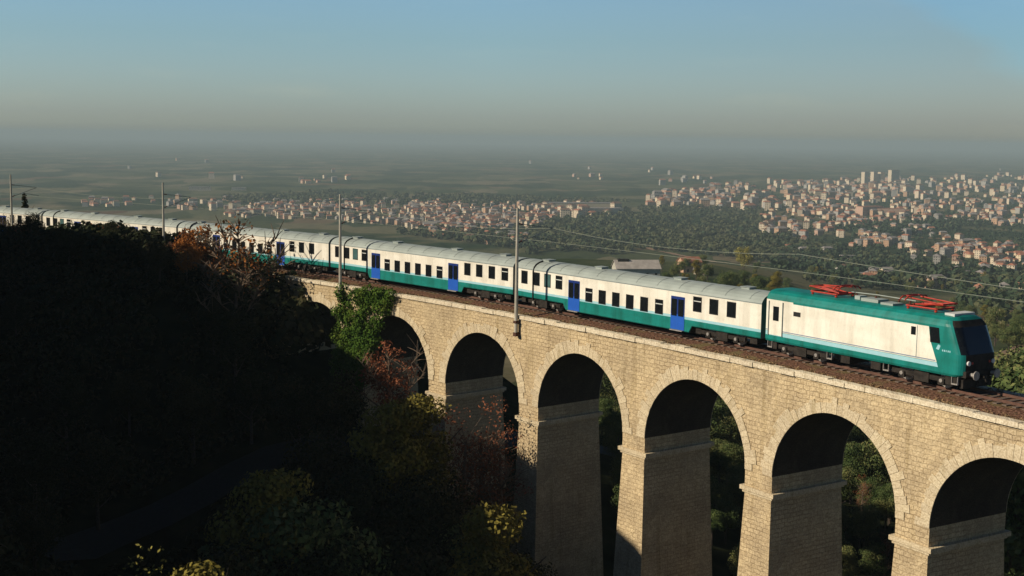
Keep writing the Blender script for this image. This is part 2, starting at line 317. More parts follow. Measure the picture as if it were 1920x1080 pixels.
# ------------------------------------------------------------------ mesh helpers
class MB:
    def __init__(s): s.v = []; s.f = []; s.m = []; s.uv = []
    def face(s, pts, m=0, uv=None):
        b = len(s.v); s.v += [tuple(p) for p in pts]; s.f.append(tuple(range(b, b + len(pts)))); s.m.append(m)
        s.uv.append(uv if uv else [(0, 0)] * len(pts))
    def box(s, x0, x1, y0, y1, z0, z1, m=0, fn=None):
        c = [(x0, y0, z0), (x1, y0, z0), (x1, y1, z0), (x0, y1, z0), (x0, y0, z1), (x1, y0, z1), (x1, y1, z1), (x0, y1, z1)]
        uvs = [(p[0] + p[1], p[2]) for p in c]
        if fn: c = [fn(*p) for p in c]
        b = len(s.v); s.v += [tuple(p) for p in c]
        for q in ((0, 3, 2, 1), (4, 5, 6, 7), (0, 1, 5, 4), (1, 2, 6, 5), (2, 3, 7, 6), (3, 0, 4, 7)):
            s.f.append(tuple(b + i for i in q)); s.m.append(m); s.uv.append([uvs[i] for i in q])
    def tube(s, pts, r, n=8, m=0, caps=True):
        pts = [Vector(p) for p in pts]
        rs = r if isinstance(r, (list, tuple)) else [r] * len(pts)
        b = len(s.v)
        for i, p in enumerate(pts):
            d = (pts[min(i + 1, len(pts) - 1)] - pts[max(i - 1, 0)]).normalized()
            a = Vector((0, 0, 1)) if abs(d.z) < .9 else Vector((1, 0, 0))
            x = d.cross(a).normalized(); y = d.cross(x)
            for k in range(n):
                t = 2 * math.pi * k / n
                s.v.append(tuple(p + (x * math.cos(t) + y * math.sin(t)) * rs[i]))
        for i in range(len(pts) - 1):
            for k in range(n):
                a, c = b + i * n + k, b + i * n + (k + 1) % n
                s.f.append((a, c, c + n, a + n)); s.m.append(m); s.uv.append([(0, 0)] * 4)
        if caps:
            s.f.append(tuple(b + k for k in range(n))); s.m.append(m); s.uv.append([(0, 0)] * n)
            e_ = b + (len(pts) - 1) * n
            s.f.append(tuple(e_ + k for k in reversed(range(n)))); s.m.append(m); s.uv.append([(0, 0)] * n)
    def build(s, name, mats, parent=None, smooth=False):
        me = bpy.data.meshes.new(name); me.from_pydata(s.v, [], s.f)
        if not isinstance(mats, (list, tuple)): mats = [mats]
        for m_ in mats: me.materials.append(m_)
        me.polygons.foreach_set('material_index', s.m)
        ul = me.uv_layers.new(name='UVMap'); fl = [c for f in s.uv for p in f for c in p]
        ul.data.foreach_set('uv', fl)
        if smooth: me.polygons.foreach_set('use_smooth', [True] * len(s.f))
        me.update()
        o = bpy.data.objects.new(name, me); col.objects.link(o)
        if parent: o.parent = parent
        return o
def tag(o, label=None, cat=None, group=None, kind=None):
    if label: o['label'] = label
    if cat: o['category'] = cat
    if group: o['group'] = group
    if kind: o['kind'] = kind
    return o
def empty(name, loc, rz=0, parent=None):
    o = bpy.data.objects.new(name, None); col.objects.link(o); o.location = loc; o.rotation_euler = (0, 0, rz); o.empty_display_size = .5
    if parent: o.parent = parent
    return o
def copy_tree(o, parent=None):
    c = o.copy(); col.objects.link(c); c.parent = parent
    for ch in list(o.children):
        copy_tree(ch, c)
    return c

# ------------------------------------------------------------------ ground sheet (one polar sheet to the horizon)
def build_ground():
    fr = np.radians(np.linspace(52, 128, 420)); rest = np.radians(np.linspace(128, 412, 190))[1:-1]
    ang = np.concatenate([fr, rest])
    rr = np.concatenate([np.arange(2, 60, 3), np.arange(60, 230, 1.3), np.geomspace(230, 32000, 170)])
    A, RR = np.meshgrid(ang, rr)
    X, Y = RR * np.cos(A), RR * np.sin(A); Z = hz(X, Y)
    na, nr = len(ang), len(rr)
    v = np.stack([X, Y, Z], -1).reshape(-1, 3)
    v = np.vstack([v, [[0, 0, hz1(0.01, 0.01)]]])
    i = np.arange(nr - 1)[:, None] * na; j = np.arange(na)[None, :]; j2 = (j + 1) % na
    q = np.stack([i + j, i + na + j, i + na + j2, i + j2], -1).reshape(-1, 4)
    me = bpy.data.meshes.new('ground')
    faces = q.tolist() + [[nr * na, k, (k + 1) % na] for k in range(na)]
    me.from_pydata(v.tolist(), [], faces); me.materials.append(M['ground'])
    me.polygons.foreach_set('use_smooth', [True] * len(faces)); me.update()
    o = bpy.data.objects.new('ground', me); col.objects.link(o); tag(o, kind='structure')
build_ground()

def strip(name, pts, wd, mat, lift=.06, kind='structure'):
    b = MB(); pv = [Vector((x, y, 0)) for x, y in pts]
    P = []
    for i in range(len(pv) - 1):
        n = max(2, int((pv[i + 1] - pv[i]).length / 3))
        for k in range(n): P.append(pv[i].lerp(pv[i + 1], k / n))
    P.append(pv[-1]); rows = []
    for i, p in enumerate(P):
        d = (P[min(i + 1, len(P) - 1)] - P[max(i - 1, 0)]).normalized(); nn = Vector((-d.y, d.x, 0))
        row = []
        for k in range(5):
            q = p + nn * wd * (k / 4 - .5); row.append(Vector((q.x, q.y, hz1(q.x, q.y) + lift)))
        rows.append(row)
    for i in range(len(rows) - 1):
        for k in range(4):
            b.face([rows[i][k], rows[i][k + 1], rows[i + 1][k + 1], rows[i + 1][k]])
    o = b.build(name, mat); tag(o, kind=kind); return o
M['road'] = plain('old_asphalt', (.016, .020, .021), .9, var=.2)
M['dirt'] = plain('dirt', (.20, .13, .08), 1, var=.3)
strip('road', [(-44, 70), (-37, 82), (-30, 95), (-20, 106), (-10, 112), (2, 120), (16, 130)], 3.4, M['road'], .15)
pts = [at(1960, 642), at(1905, 672), at(1868, 690)]
strip('dirt_path', [(p.x, p.y) for p in pts], 9, M['dirt'], .5)
pts = [at(1040, 437), at(1200, 463), at(1340, 492), at(1500, 505), at(1700, 520), at(1930, 545)]
strip('country_road', [(p.x, p.y) for p in pts], 9, M['dirt'], .6)
pts = [at(1560, 440), at(1700, 446), at(1830, 452)]
strip('country_road', [(p.x, p.y) for p in pts], 12, M['dirt'], .8)

# ------------------------------------------------------------------ viaduct
VIA = empty('stone_viaduct', T(36, 0, -20))
tag(VIA, 'long curved stone railway viaduct with tall round arches carrying the train', 'viaduct')
VI = VIA.matrix_world.inverted() if False else Matrix.Translation(-VIA.location)
def TV(s, off, z):
    p = T(s, off, z); return p - VIA.location
SL, SR_ = 85.5, -34.5                      # left (far) end, right end
NB = range(-3, 7)                          # bay i spans pier i .. i+1
def wall_face(off, name, flip):
    b = MB()
    ztop = -.42
    def colq(s0, z0, s1, z1):
        # quad column between two s stations, bottom z0/z1 to top, split in rows for curvature
        q = [TV(s0, off, z0), TV(s1, off, z1), TV(s1, off, ztop), TV(s0, off, ztop)]
        uv = [(s0, z0), (s1, z1), (s1, ztop), (s0, ztop)]
        if flip: q.reverse(); uv.reverse()
        b.face(q, 0, uv)
    for i in NB:
        pc = S0 + BAY * i
        hw = BAY / 2 - AR
        # pier strip
        if i > -3: 
            for k in range(2): colq(pc - hw + k * hw, ZSTR, pc + k * hw, ZSTR)
        c = pc + BAY / 2
        if i == 6: break
        n = 36
        for k in range(n):
            t0, t1 = math.pi * k / n, math.pi * (k + 1) / n
            colq(c - AR * math.cos(t0), ZSPR + AR * math.sin(t0), c - AR * math.cos(t1), ZSPR + AR * math.sin(t1))
    # jambs side by side with the wall: vertical bit between string and springing belongs to pier strips
    # left abutment wall
    s = S0 + BAY * 6
    e0 = s + 12
    k = s + hw
    while k < e0 - .01:
        q = min(k + 1.5, e0); colq(k, -14, q, -14); k = q
    colq(s - hw, -14, s, ZSTR); 
    return b.build(name, M['stone'], VIA)
fw = wall_face(OFF_F, 'spandrel_wall', False); bw_ = wall_face(OFF_B, 'spandrel_wall', True)
# vaults (underside of each arch, down to the string course)
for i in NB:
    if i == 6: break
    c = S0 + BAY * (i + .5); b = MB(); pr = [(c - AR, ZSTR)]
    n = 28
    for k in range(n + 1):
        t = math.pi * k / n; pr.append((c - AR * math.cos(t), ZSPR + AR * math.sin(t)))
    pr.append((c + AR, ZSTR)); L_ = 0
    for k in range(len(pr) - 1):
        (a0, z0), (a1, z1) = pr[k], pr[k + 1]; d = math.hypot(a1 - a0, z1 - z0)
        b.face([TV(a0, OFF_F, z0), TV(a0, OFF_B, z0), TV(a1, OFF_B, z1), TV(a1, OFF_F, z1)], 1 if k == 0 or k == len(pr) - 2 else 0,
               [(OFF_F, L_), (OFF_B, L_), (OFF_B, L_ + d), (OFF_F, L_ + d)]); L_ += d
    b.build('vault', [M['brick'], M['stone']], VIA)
# arch rings of cut voussoirs, some longer than others
rg = random.Random(3)
for i in NB:
    if i == 6: break
    c = S0 + BAY * (i + .5)
    for off, sg in ((OFF_F, 1), (OFF_B, -1)):
        b = MB(); n = 39
        for k in range(n):
            t0, t1 = math.pi * (k + .02) / n, math.pi * (k + .98) / n
            r1 = AR + rg.choice([.62, .72, .85, 1.0]); pr_ = .035 + rg.random() * .03
            q = []
            for r_, t in ((AR + .004, t0), (r1, t0), (r1, t1), (AR + .004, t1)): q.append((c - r_ * math.cos(t), ZSPR + r_ * math.sin(t)))
            f = [TV(a, off + sg * pr_, z) for a, z in q]; g_ = [TV(a, off - sg * .05, z) for a, z in q]
            u0 = rg.random() * 50; uvq = [(a + u0, z) for a, z in q]
            if sg < 0: f.reverse(); g_.reverse(); uvq.reverse()
            b.face(f[::-1], 0, uvq[::-1])
            for j in range(4): b.face([f[j], f[(j + 1) % 4], g_[(j + 1) % 4], g_[j]], 0, [uvq[j], uvq[(j + 1) % 4], uvq[(j + 1) % 4], uvq[j]])
        b.build('arch_ring', M['vous'], VIA)
# piers below the string course
for i in range(-2, 7):
    pc = S0 + BAY * i; hw = BAY / 2 - AR; b = MB(); bat = .036
    zb = min(hz1(*T(pc, OFF_F, 0)[:2]), hz1(*T(pc, OFF_B, 0)[:2])) - 2
    zt = ZSTR - .38
    if zb > zt - .5: zb = zt - .5
    n = 6
    for k in range(n):
        z0, z1 = zb + (zt - zb) * k / n, zb + (zt - zb) * (k + 1) / n
        h0, h1 = hw - .02 + bat * (zt - z0), hw - .02 + bat * (zt - z1)
        g0, g1 = bat * (zt - z0), bat * (zt - z1)
        A = [(pc - h0, OFF_F + g0), (pc + h0, OFF_F + g0), (pc + h0, OFF_B - g0), (pc - h0, OFF_B - g0)]
        B = [(pc - h1, OFF_F + g1), (pc + h1, OFF_F + g1), (pc + h1, OFF_B - g1), (pc - h1, OFF_B - g1)]
        for j in range(4):
            a, a2, c2, c1 = A[j], A[(j + 1) % 4], B[(j + 1) % 4], B[j]
            ux = (lambda p: p[0]) if j % 2 == 0 else (lambda p: p[1] + 100)
            b.face([TV(a[0], a[1], z0), TV(a2[0], a2[1], z0), TV(c2[0], c2[1], z1), TV(c1[0], c1[1], z1)], 0,
                   [(ux(a), z0), (ux(a2), z0), (ux(c2), z1), (ux(c1), z1)])
    po = b.build('pier', M['stone'], VIA)
    b = MB(); fnn = lambda x, y, z: TV(x, y, z)
    b.box(pc - hw - .30, pc + hw + .30, OFF_B - .16, OFF_F + .16, ZSTR - .24, ZSTR + .02, 0, fnn)
    b.box(pc - hw - .12, pc + hw + .12, OFF_B - .08, OFF_F + .08, ZSTR - .40, ZSTR - .24, 0, fnn)
    b.build('string_course', M['vous'], po)
# coping of separate blocks
for off, sg in ((OFF_F, 1), (OFF_B, -1)):
    b = MB(); s = SR_
    while s < SL:
        l = .7 + rg.random() * .9; dz = rg.uniform(-.05, .05); do = rg.uniform(-.04, .05)
        b.box(s + .015, min(s + l, SL + .2), off - sg * .42, off + sg * (.12 + do), -.42, -.13 + dz, 0, TV)
        s += l
    b.build('coping', M['cope'], VIA)
# deck filling and ballast bed
b = MB(); n = 150
prof = [(OFF_F - .42, -.30), (2.5, -.26), (1.9, -.12), (1.3, -.02), (-1.3, -.02), (-1.9, -.12), (-2.35, -.28)]
ss = np.linspace(SR_, 260, 260)
for i in range(len(ss) - 1):
    for k in range(len(prof) - 1):
        (o0, z0), (o1, z1) = prof[k], prof[k + 1]; a, c = ss[i], ss[i + 1]
        b.face([T(a, o0, z0), T(c, o0, z0), T(c, o1, z1), T(a, o1, z1)][::-1], 0, [(a, o0), (c, o0), (c, o1), (a, o1)][::-1])
bo = b.build('track_bed', M['ballast']); tag(bo, kind='structure')

# ------------------------------------------------------------------ rails and sleepers
TR = empty('railway_track', T(0, 0, 0)); tag(TR, 'single curving railway track with rusty rails on the viaduct deck', 'railway track')
o0 = TR.location
for sg in (-1, 1):
    b = MB(); ss2 = np.linspace(SR_, 255, 150)
    for i in range(len(ss2) - 1):
        a, c = ss2[i], ss2[i + 1]; y0, y1 = sg * .7525 - .035, sg * .7525 + .035
        q = [(y0, .02), (y0, .17), (y1, .17), (y1, .02)]
        for k in range(3):
            b.face([T(a, q[k][0], q[k][1]) - o0, T(c, q[k][0], q[k][1]) - o0, T(c, q[k + 1][0], q[k + 1][1]) - o0, T(a, q[k + 1][0], q[k + 1][1]) - o0])
    b.build('rail', M['rail'], TR)
slm = MB(); slm.box(-.13, .13, -1.25, 1.25, -.15, .035)
sl0 = None
def sl_place(o, s):
    o.location = T(s, 0, 0) - o0; o.rotation_euler = (0, 0, HD + KK * s)
far = MB(); s = SR_ + .5; k = 0
while s < 250:
    if k < 100:
        if sl0 is None: sl0 = slm.build('sleeper', M['sleeper'], TR); so_ = sl0
        else: so_ = sl0.copy(); col.objects.link(so_)
        sl_place(so_, s)
    else:
        far.box(s - .13, s + .13, -1.25, 1.25, -.15, .035, 0, lambda x, y, z: T(x, y, z) - o0)
    s += .6; k += 1
tag(far.build('sleeper', M['sleeper'], TR), kind='stuff')

# ------------------------------------------------------------------ train
def car_root(name, smid, half):
    a, c = T(smid - half, 0, 0), T(smid + half, 0, 0); m = (a + c) / 2; d = a - c
    o = empty(name, (m.x, m.y, m.z + .17 - .0)); o.rotation_euler = (0, -math.atan2(d.z, math.hypot(d.x, d.y)), math.atan2(d.y, d.x)); return o
ZR = -.17                                   # heights below are measured above 'z=0' of the fit, rails at .17
def bogie(root, x, wb=1.25):
    b = MB(); 
    for sg in (-1, 1):
        b.box(x - wb - .75, x + wb + .75, sg * 1.18 - .06, sg * 1.18 + .06, .55 + ZR, .80 + ZR)
        b.box(x - .5, x + .5, sg * 1.22 - .07, sg * 1.22 + .07, .35 + ZR, .9 + ZR)
        for e_ in (-1, 1): b.box(x + e_ * wb - .2, x + e_ * wb + .2, sg * 1.25 - .08, sg * 1.25 + .08, .38 + ZR, .72 + ZR)
    b.box(x - .35, x + .35, -1.1, 1.1, .5 + ZR, .95 + ZR)
    bo = b.build('bogie', M['dark'], root)
    for e_ in (-1, 1):
        for sg in (-1, 1):
            wv = MB(); wv.tube([(x + e_ * wb, sg * .68, .62 + ZR), (x + e_ * wb, sg * .82, .62 + ZR)], .45, 20)
            wv.tube([(x + e_ * wb, sg * .82, .62 + ZR), (x + e_ * wb, sg * 1.36, .62 + ZR)], .11, 10)
            wv.build('wheel', M['steel'], bo)
def window(root, x, z0, z1, wd=.80, transom=False, glass='glass', side=-1, Y=1.42):
    b = MB(); y0, y1 = side * (Y - .03), side * (Y + .02); f = .05
    if y0 > y1: y0, y1 = y1, y0
    x0, x1 = x - wd / 2, x + wd / 2
    b.box(x0, x1, y0, y1, z0, z0 + f); b.box(x0, x1, y0, y1, z1 - f, z1)
    b.box(x0, x0 + f, y0, y1, z0 + f, z1 - f); b.box(x1 - f, x1, y0, y1, z0 + f, z1 - f)
    if transom:
        b.box(x0 + f, x1 - f, y0, y1, z1 - .34, z1 - .28, 1)
    fo = b.build('window', [M['rubber'], M['greyw']], root)
    p = MB(); p.box(x0 + f, x1 - f, side * (Y + .004) - .008, side * (Y + .004) + .008, z0 + f, z1 - f); p.build('pane', M[glass], fo)
def coach(name, label, smid, right4=False, shaded=None):
    root = car_root(name, smid, 9.5)
    tag(root, label, 'train coach', 'coaches of the passenger train')
    HL, HWd = 12.98, 1.42
    Z = lambda z: z + ZR
    stations = [(-HL, .95), (-6.95, .95), (-6.65, .50), (6.55, .50), (6.85, .95), (HL, .95)]
    def prof(z0):
        p = [(-HWd + .05, Z(z0), 0), (-HWd, Z(z0 + .06), 0), (-HWd, Z(1.36), 1), (-HWd, Z(1.54), 2), (-HWd, Z(3.14), 3), (-HWd + .01, Z(3.20), 4),
             (-1.33, Z(3.36), 4), (-1.15, Z(3.55), 4), (-.85, Z(3.70), 4), (-.45, Z(3.79), 4), (0, Z(3.82), 4)]
        m = [(-y, z, k) for y, z, k in p[::-1][1:]]
        mats = [k for _, _, k in p[:-1]]
        return [(y, z) for y, z, _ in p] + [(y, z) for y, z, _ in m], mats + mats[::-1]
    b = MB(); rings = []
    for x, z0 in stations:
        pr, mt = prof(z0); rings.append([(x, y, z) for y, z in pr])
    for i in range(len(rings) - 1):
        for k in range(len(mt)):
            b.face([rings[i][k], rings[i + 1][k], rings[i + 1][k + 1], rings[i][k + 1]], mt[k])
        b.face([rings[i][0], rings[i][-1], rings[i + 1][-1], rings[i + 1][0]], 5)
    b.face(rings[0][::-1], 3); b.face(rings[-1], 3)
    bo = b.build('body', [M['teal'], M['band'], M['white'], M['gutter'], M['roof'], M['dark']], root)
    # roof seams and ventilators
    b = MB()
    for k in range(12):
        x = -HL + 1.2 + k * 2.15
        pts_ = [(x, -1.34, Z(3.36)), (x, -1.15, Z(3.56)), (x, -.85, Z(3.71)), (x, -.45, Z(3.80)), (x, .45, Z(3.80)), (x, .85, Z(3.71)), (x, 1.15, Z(3.56)), (x, 1.34, Z(3.36))]
        b.tube(pts_, .012, 5)
    b.build('roof_seams', M['gutter'], root)
    for x in (-10.5, -4.2, 4.2, 10.5):
        b = MB(); b.box(x - .35, x + .35, -.3, .3, Z(3.74), Z(3.93)); b.box(x - .42, x + .42, -.36, .36, Z(3.93), Z(3.96)); b.build('roof_vent', M['roof'], root)
    def X(sl): return 13.2 - sl
    for j, sl in enumerate((25.0, 23.45, 22.08, 20.67)): window(root, X(sl), Z(2.00), Z(3.02), transom=(j == 3), glass='glassgreen' if j == 2 else 'glass')
    for j, sl in enumerate((17.12, 15.62, 14.12, 12.62, 11.12, 9.60)): window(root, X(sl), Z(1.42), Z(2.44), transom=(j in (0, 5)))
    for j, sl in enumerate((5.90, 4.38, 2.80, 1.20) if right4 else (5.90, 4.38, 2.80)): window(root, X(sl), Z(2.00), Z(3.02), transom=(j == (3 if right4 else 0)))
    for side in (1,):
        for sl in (5.9, 4.38, 9.6, 11.12, 12.62, 14.12, 15.62, 17.12, 20.67, 22.08): window(root, X(sl), Z(1.42) if 9 < sl < 18 else Z(2.0), Z(2.44) if 9 < sl < 18 else Z(3.02), side=1)
    for side in (-1, 1):
        for sl in (18.85, 7.75):
            b = MB(); x = X(sl); y0, y1 = sorted((side * 1.40, side * 1.445))
            b.box(x - .66, x + .66, y0, y1, Z(.58), Z(1.62), 0); b.box(x - .66, x + .66, y0, y1, Z(1.62), Z(2.84), 1)
            do = b.build('door', [M['blue'], M['bluedk']], root)
            for e_ in (-1, 1):
                p = MB(); a, c = sorted((side * 1.44, side * 1.455)); p.box(x + e_ * .33 - .26, x + e_ * .33 + .26, a, c, Z(1.50), Z(2.66)); p.build('pane', M['glass'], do)
            p = MB(); a, c = sorted((side * 1.40, side * 1.60)); p.box(x - .6, x + .6, a, c, Z(.50), Z(.56)); p.build('step', M['steel'], do)
    # dark conduit running up over the roof
    x = X(23.85); b = MB()
    b.tube([(x, -1.46, Z(.8)), (x, -1.46, Z(3.1)), (x, -1.36, Z(3.38)), (x, -1.17, Z(3.59)), (x, -.87, Z(3.74)), (x, -.5, Z(3.83))], .06, 8); b.build('roof_conduit', M['rubber'], root)
    # underframe boxes
    for x0, x1 in ((-12.4, -11.9), (7.0, 7.5), (11.9, 12.5)):
        b = MB(); b.box(x0, x1, -1.2, 1.2, Z(.5), Z(.94)); b.build('underframe_box', M['dark'], root)
    bogie(root, -9.5); bogie(root, 9.5)
    # gangway bellows at the rear end
    b = MB()
    for k in range(5):
        x = -HL - .02 - k * .09; h = .03 if k % 2 else 0
        b.box(x - .075, x, -1.0 + h, 1.0 - h, Z(1.1), Z(3.35) - h)
    b.build('gangway_bellows', M['rubber'], root)
    b = MB()
    for sg in (-1, 1): b.tube([(-HL, sg * .87, Z(1.1)), (-HL - .2, sg * .87, Z(1.1))], .08, 10)
    b.build('buffers', M['steel'], root)
    return root
coach('passenger_coach', 'white and teal coach coupled directly behind the locomotive', 15.75 + 13.2)
coach('passenger_coach', 'second white and teal coach behind the locomotive, four windows right of its doors', 15.75 + 26.4 + 13.2, right4=True)
coach('passenger_coach', 'third coach from the locomotive, partly behind orange and bare trees', 15.75 + 26.4 * 2 + 13.2)
coach('passenger_coach', 'fourth coach from the locomotive, its lower half hidden by dark scrub', 15.75 + 26.4 * 3 + 13.2)
coach('passenger_coach', 'rearmost coach in view, at the far left edge behind dark shrubs', 15.75 + 26.4 * 4 + 13.2)

def loco():
    root = car_root('electric_locomotive', 7.875, 4.4)
    tag(root, 'teal and white electric locomotive with red pantographs leading the train', 'locomotive')
    Z = lambda z: z + ZR
    X = lambda s: 7.875 - s
    lv = [(.98, 1.44, 7.30), (1.10, 1.50, 7.42), (1.65, 1.50, 7.45), (2.2, 1.50, 7.42), (2.35, 1.50, 7.36), (3.0, 1.50, 7.10), (3.62, 1.48, 6.84), (3.76, 1.44, 6.74), (3.95, 1.32, 6.62), (4.10, 1.10, 6.46), (4.18, .70, 6.3)]
    RX = -7.55
    rings = []
    for z, hw, fx in lv:
        pl = []; r = .58; n = 7
        pl.append((RX, -hw + .12)); pl.append((RX + .12, -hw))
        for k in range(n + 1):
            t = -math.pi / 2 + math.pi / 2 * k / n; pl.append((fx - r + r * math.cos(t), -hw + r + r * math.sin(t)))
        for k in range(n + 1):
            t = math.pi / 2 * k / n; pl.append((fx - r + r * math.cos(t), hw - r + r * math.sin(t)))
        pl.append((RX + .12, hw)); pl.append((RX, hw - .12))
        rings.append([(x, y, Z(z)) for x, y in pl])
    b = MB(); n = len(rings[0])
    for i in range(len(rings) - 1):
        for k in range(n):
            k2 = (k + 1) % n; front = 5 <= k <= n - 7
            m = 0
            if front and 2.2 <= lv[i][0] < 3.6: m = 1
            elif front and 3.6 <= lv[i][0] < 3.9: m = 2
            elif front and 7 <= k <= n - 9 and lv[i][0] < 2.2: m = 2  # lower nose coloured dark to stand for the shade on it
            b.face([rings[i][k], rings[i][k2], rings[i + 1][k2], rings[i + 1][k]], m)
    b.face(rings[-1], 0); b.face(rings[0][::-1], 2)
    b.build('body', [M['teal'], M['glass'], M['dark']], root)
    for sg in (-1, 1):
        def pan(poly, t, name, mat, par=root):
            b = MB(); y = sg * (1.5 + t)
            q = [(X(s), y, Z(z)) for s, z in poly]; q2 = [(X(s), sg * 1.49, Z(z)) for s, z in poly]
            b.face(q if sg < 0 else q[::-1])
            for j in range(len(q)): b.face([q[j], q2[j], q2[(j + 1) % len(q)], q[(j + 1) % len(q)]])
            return b.build(name, mat, par)
        wp = pan([(15.28, 1.62), (2.12, 1.62), (2.62, 2.75), (2.76, 3.50), (13.0, 3.50), (13.0, 3.60), (15.28, 3.60)], .006, 'side_panel', M['white'])
        pan([(15.28, 1.66), (2.2, 1.66), (2.22, 1.72), (15.28, 1.72)], .010, 'stripe', M['bandgrey'], wp)
        pan([(15.28, 1.36), (2.02, 1.36), (2.12, 1.60), (15.28, 1.60)], .006, 'stripe', M['band'])
        do = pan([(15.02, 1.40), (13.86, 1.40), (13.86, 3.46), (15.02, 3.46)], .014, 'door', M['white'])
        for s_ in (15.04, 13.84):
            b = MB(); b.box(X(s_) - .025, X(s_) + .025, *sorted((sg * 1.5, sg * 1.56)), Z(1.35), Z(3.5)); b.build('handrail', M['gutter'], do)
        p = pan([(14.68, 2.3), (14.18, 2.3), (14.18, 3.2), (14.68, 3.2)], .024, 'pane', M['glass'], do)
        pan([(12.95, 2.78), (12.35, 2.78), (12.35, 3.06), (12.95, 3.06)], .012, 'side_vent', M['rubber'])
        wn_ = pan([(3.95, 2.9), (3.62, 2.9), (3.62, 3.36), (3.95, 3.36)], .012, 'window', M['glass'])
        b = MB(); b.box(X(3.54), X(3.50), *sorted((sg * 1.5, sg * 1.512)), Z(1.70), Z(3.45)); b.build('panel_seam', M['gutter'], root)
        cw = pan([(2.62, 2.66), (1.95, 2.66), (2.10, 3.50), (2.70, 3.50)], .012, 'cab_window', M['glass'])
        # small pale emblem and a line of tiny lettering behind the cab
        pan([(2.22, 2.34), (2.02, 2.30), (1.92, 2.54), (2.08, 2.60)], .008, 'emblem', M['band'])
        b = MB()
        for k, wd in enumerate((.07, .07, .05, .07, .06)):
            x = X(1.80 - k * .12); b.box(x, x + wd, *sorted((sg * 1.5, sg * 1.507)), Z(2.26), Z(2.36))
        b.build('lettering', M['band'], root)
    # dark lower front, lights, buffers, coupling, plough
    b = MB(); b.box(7.15, 7.50, -1.25, 1.25, Z(.98), Z(1.32)); b.build('buffer_beam', M['dark'], root)
    for sg in (-1, 1):
        b = MB(); b.tube([(7.4, sg * .87, Z(1.14)), (7.82, sg * .87, Z(1.14))], .11, 12); b.tube([(7.82, sg * .87, Z(1.14)), (7.88, sg * .87, Z(1.14))], .25, 16); b.build('buffer', M['steel'], root)
        b = MB(); b.tube([(7.40, sg * 1.0, Z(1.75)), (7.49, sg * 1.0, Z(1.75))], .13, 14); b.build('headlight', M['lamp'], root)
        b = MB(); b.tube([(7.40, sg * .72, Z(1.75)), (7.475, sg * .72, Z(1.75))], .07, 12); b.build('tail_light', M['red'], root)
    b = MB(); b.box(7.35, 7.8, -.12, .12, Z(.95), Z(1.12)); b.tube([(7.7, .0, Z(1.1)), (7.85, 0, Z(.7)), (7.75, 0, Z(.55))], .04, 8)
    for y in (-.45, .45, .6): b.tube([(7.5, y, Z(1.05)), (7.68, y, Z(.75)), (7.55, y, Z(.55))], .03, 6)
    b.build('coupling', M['dark'], root)
    b = MB(); b.box(7.1, 7.3, -1.2, 1.2, Z(.38), Z(.85)); b.build('snow_plough', M['dark'], root)
    b = MB(); b.box(5.6, 6.25, -.85, .85, Z(4.12), Z(4.27)); b.build('air_conditioner', M['greyw'], root)
    for x in (-6.9, -.9, 1.4, 6.6):
        b = MB(); b.box(x - .35, x + .35, -1.35, 1.35, Z(.5), Z(.96)); b.build('underframe_box', M['dark'], root)
    for x in (-7.1, -2.1, 2.2, 6.9):
        for y_ in (-1.42, 1.3):
            b = MB(); b.box(x - .2, x + .2, y_, y_ + .12, Z(.55), Z(.62)); b.box(x - .2, x - .17, y_, y_ + .12, Z(.62), Z(.98)); b.box(x + .17, x + .2, y_, y_ + .12, Z(.62), Z(.98)); b.build('step', M['steel'], root)
    bogie(root, -4.6, 1.35); bogie(root, 4.6, 1.35)
    # folded red pantographs
    def panto(xc, fl):
        b = MB(); z0 = 4.36
        def t(p, q, r=.035): b.tube([(xc + fl * p[0], p[1], Z(p[2])), (xc + fl * q[0], q[1], Z(q[2]))], r, 6)
        for y in (-.75, .75): t((-1.1, y, z0), (1.0, y, z0), .05)
        for x in (-1.1, -.2, 1.0): t((x, -.75, z0), (x, .75, z0), .05)
        for y in (-.55, .55):
            t((-.9, y * .6, z0 + .06), (1.25, y, z0 + .28), .045)
            t((1.25, y, z0 + .28), (-1.15, y * .9, z0 + .42), .04)
        t((-.9, -.4, z0 + .06), (-.9, .4, z0 + .06), .05); t((1.25, -.6, z0 + .28), (1.25, .6, z0 + .28), .05)
        for dx in (-.18, .18):
            b.tube([(xc + fl * (-1.2 + dx), y, Z(z)) for y, z in ((-.98, z0 + .30), (-.75, z0 + .48), (-.3, z0 + .52), (.3, z0 + .52), (.75, z0 + .48), (.98, z0 + .30))], .04, 6)
        t((-1.38, -.5, z0 + .5), (-1.02, -.5, z0 + .5), .03); t((-1.38, .5, z0 + .5), (-1.02, .5, z0 + .5), .03)
        t((-.5, 0, z0 + .05), (.8, 0, z0 + .2), .07)
        po = b.build('pantograph', M['red'], root)
        for x in (-1.0, .9):
            for y in (-.7, .7):
                q = MB()
                pts_ = [(xc + fl * x, y, Z(4.08 + .05 * k)) for k in range(8)]
                q.tube(pts_, [.10 if k % 2 else .05 for k in range(8)], 8); q.build('insulator', M['red'], po)
    panto(X(11.3), -1); panto(X(3.9), 1)
    b = MB()
    b.box(X(8.6), X(7.3), -.45, .45, Z(4.1), Z(4.36)); b.box(X(6.9), X(6.0), -.7, .2, Z(4.1), Z(4.30)); b.box(X(9.3), X(8.9), -.2, .4, Z(4.1), Z(4.4))
    b.tube([(X(10), .3, Z(4.5)), (X(8), .25, Z(4.55)), (X(5.2), .3, Z(4.5))], .03, 6)
    b.build('roof_equipment', M['roof'], root)
    for s_ in (9.6, 8.1, 6.4, 5.6):
        q = MB(); q.tube([(X(s_), .28, Z(4.1 + .055 * k)) for k in range(8)], [.09 if k % 2 else .045 for k in range(8)], 8); q.build('insulator', M['insul'], root)
    return root
loco()

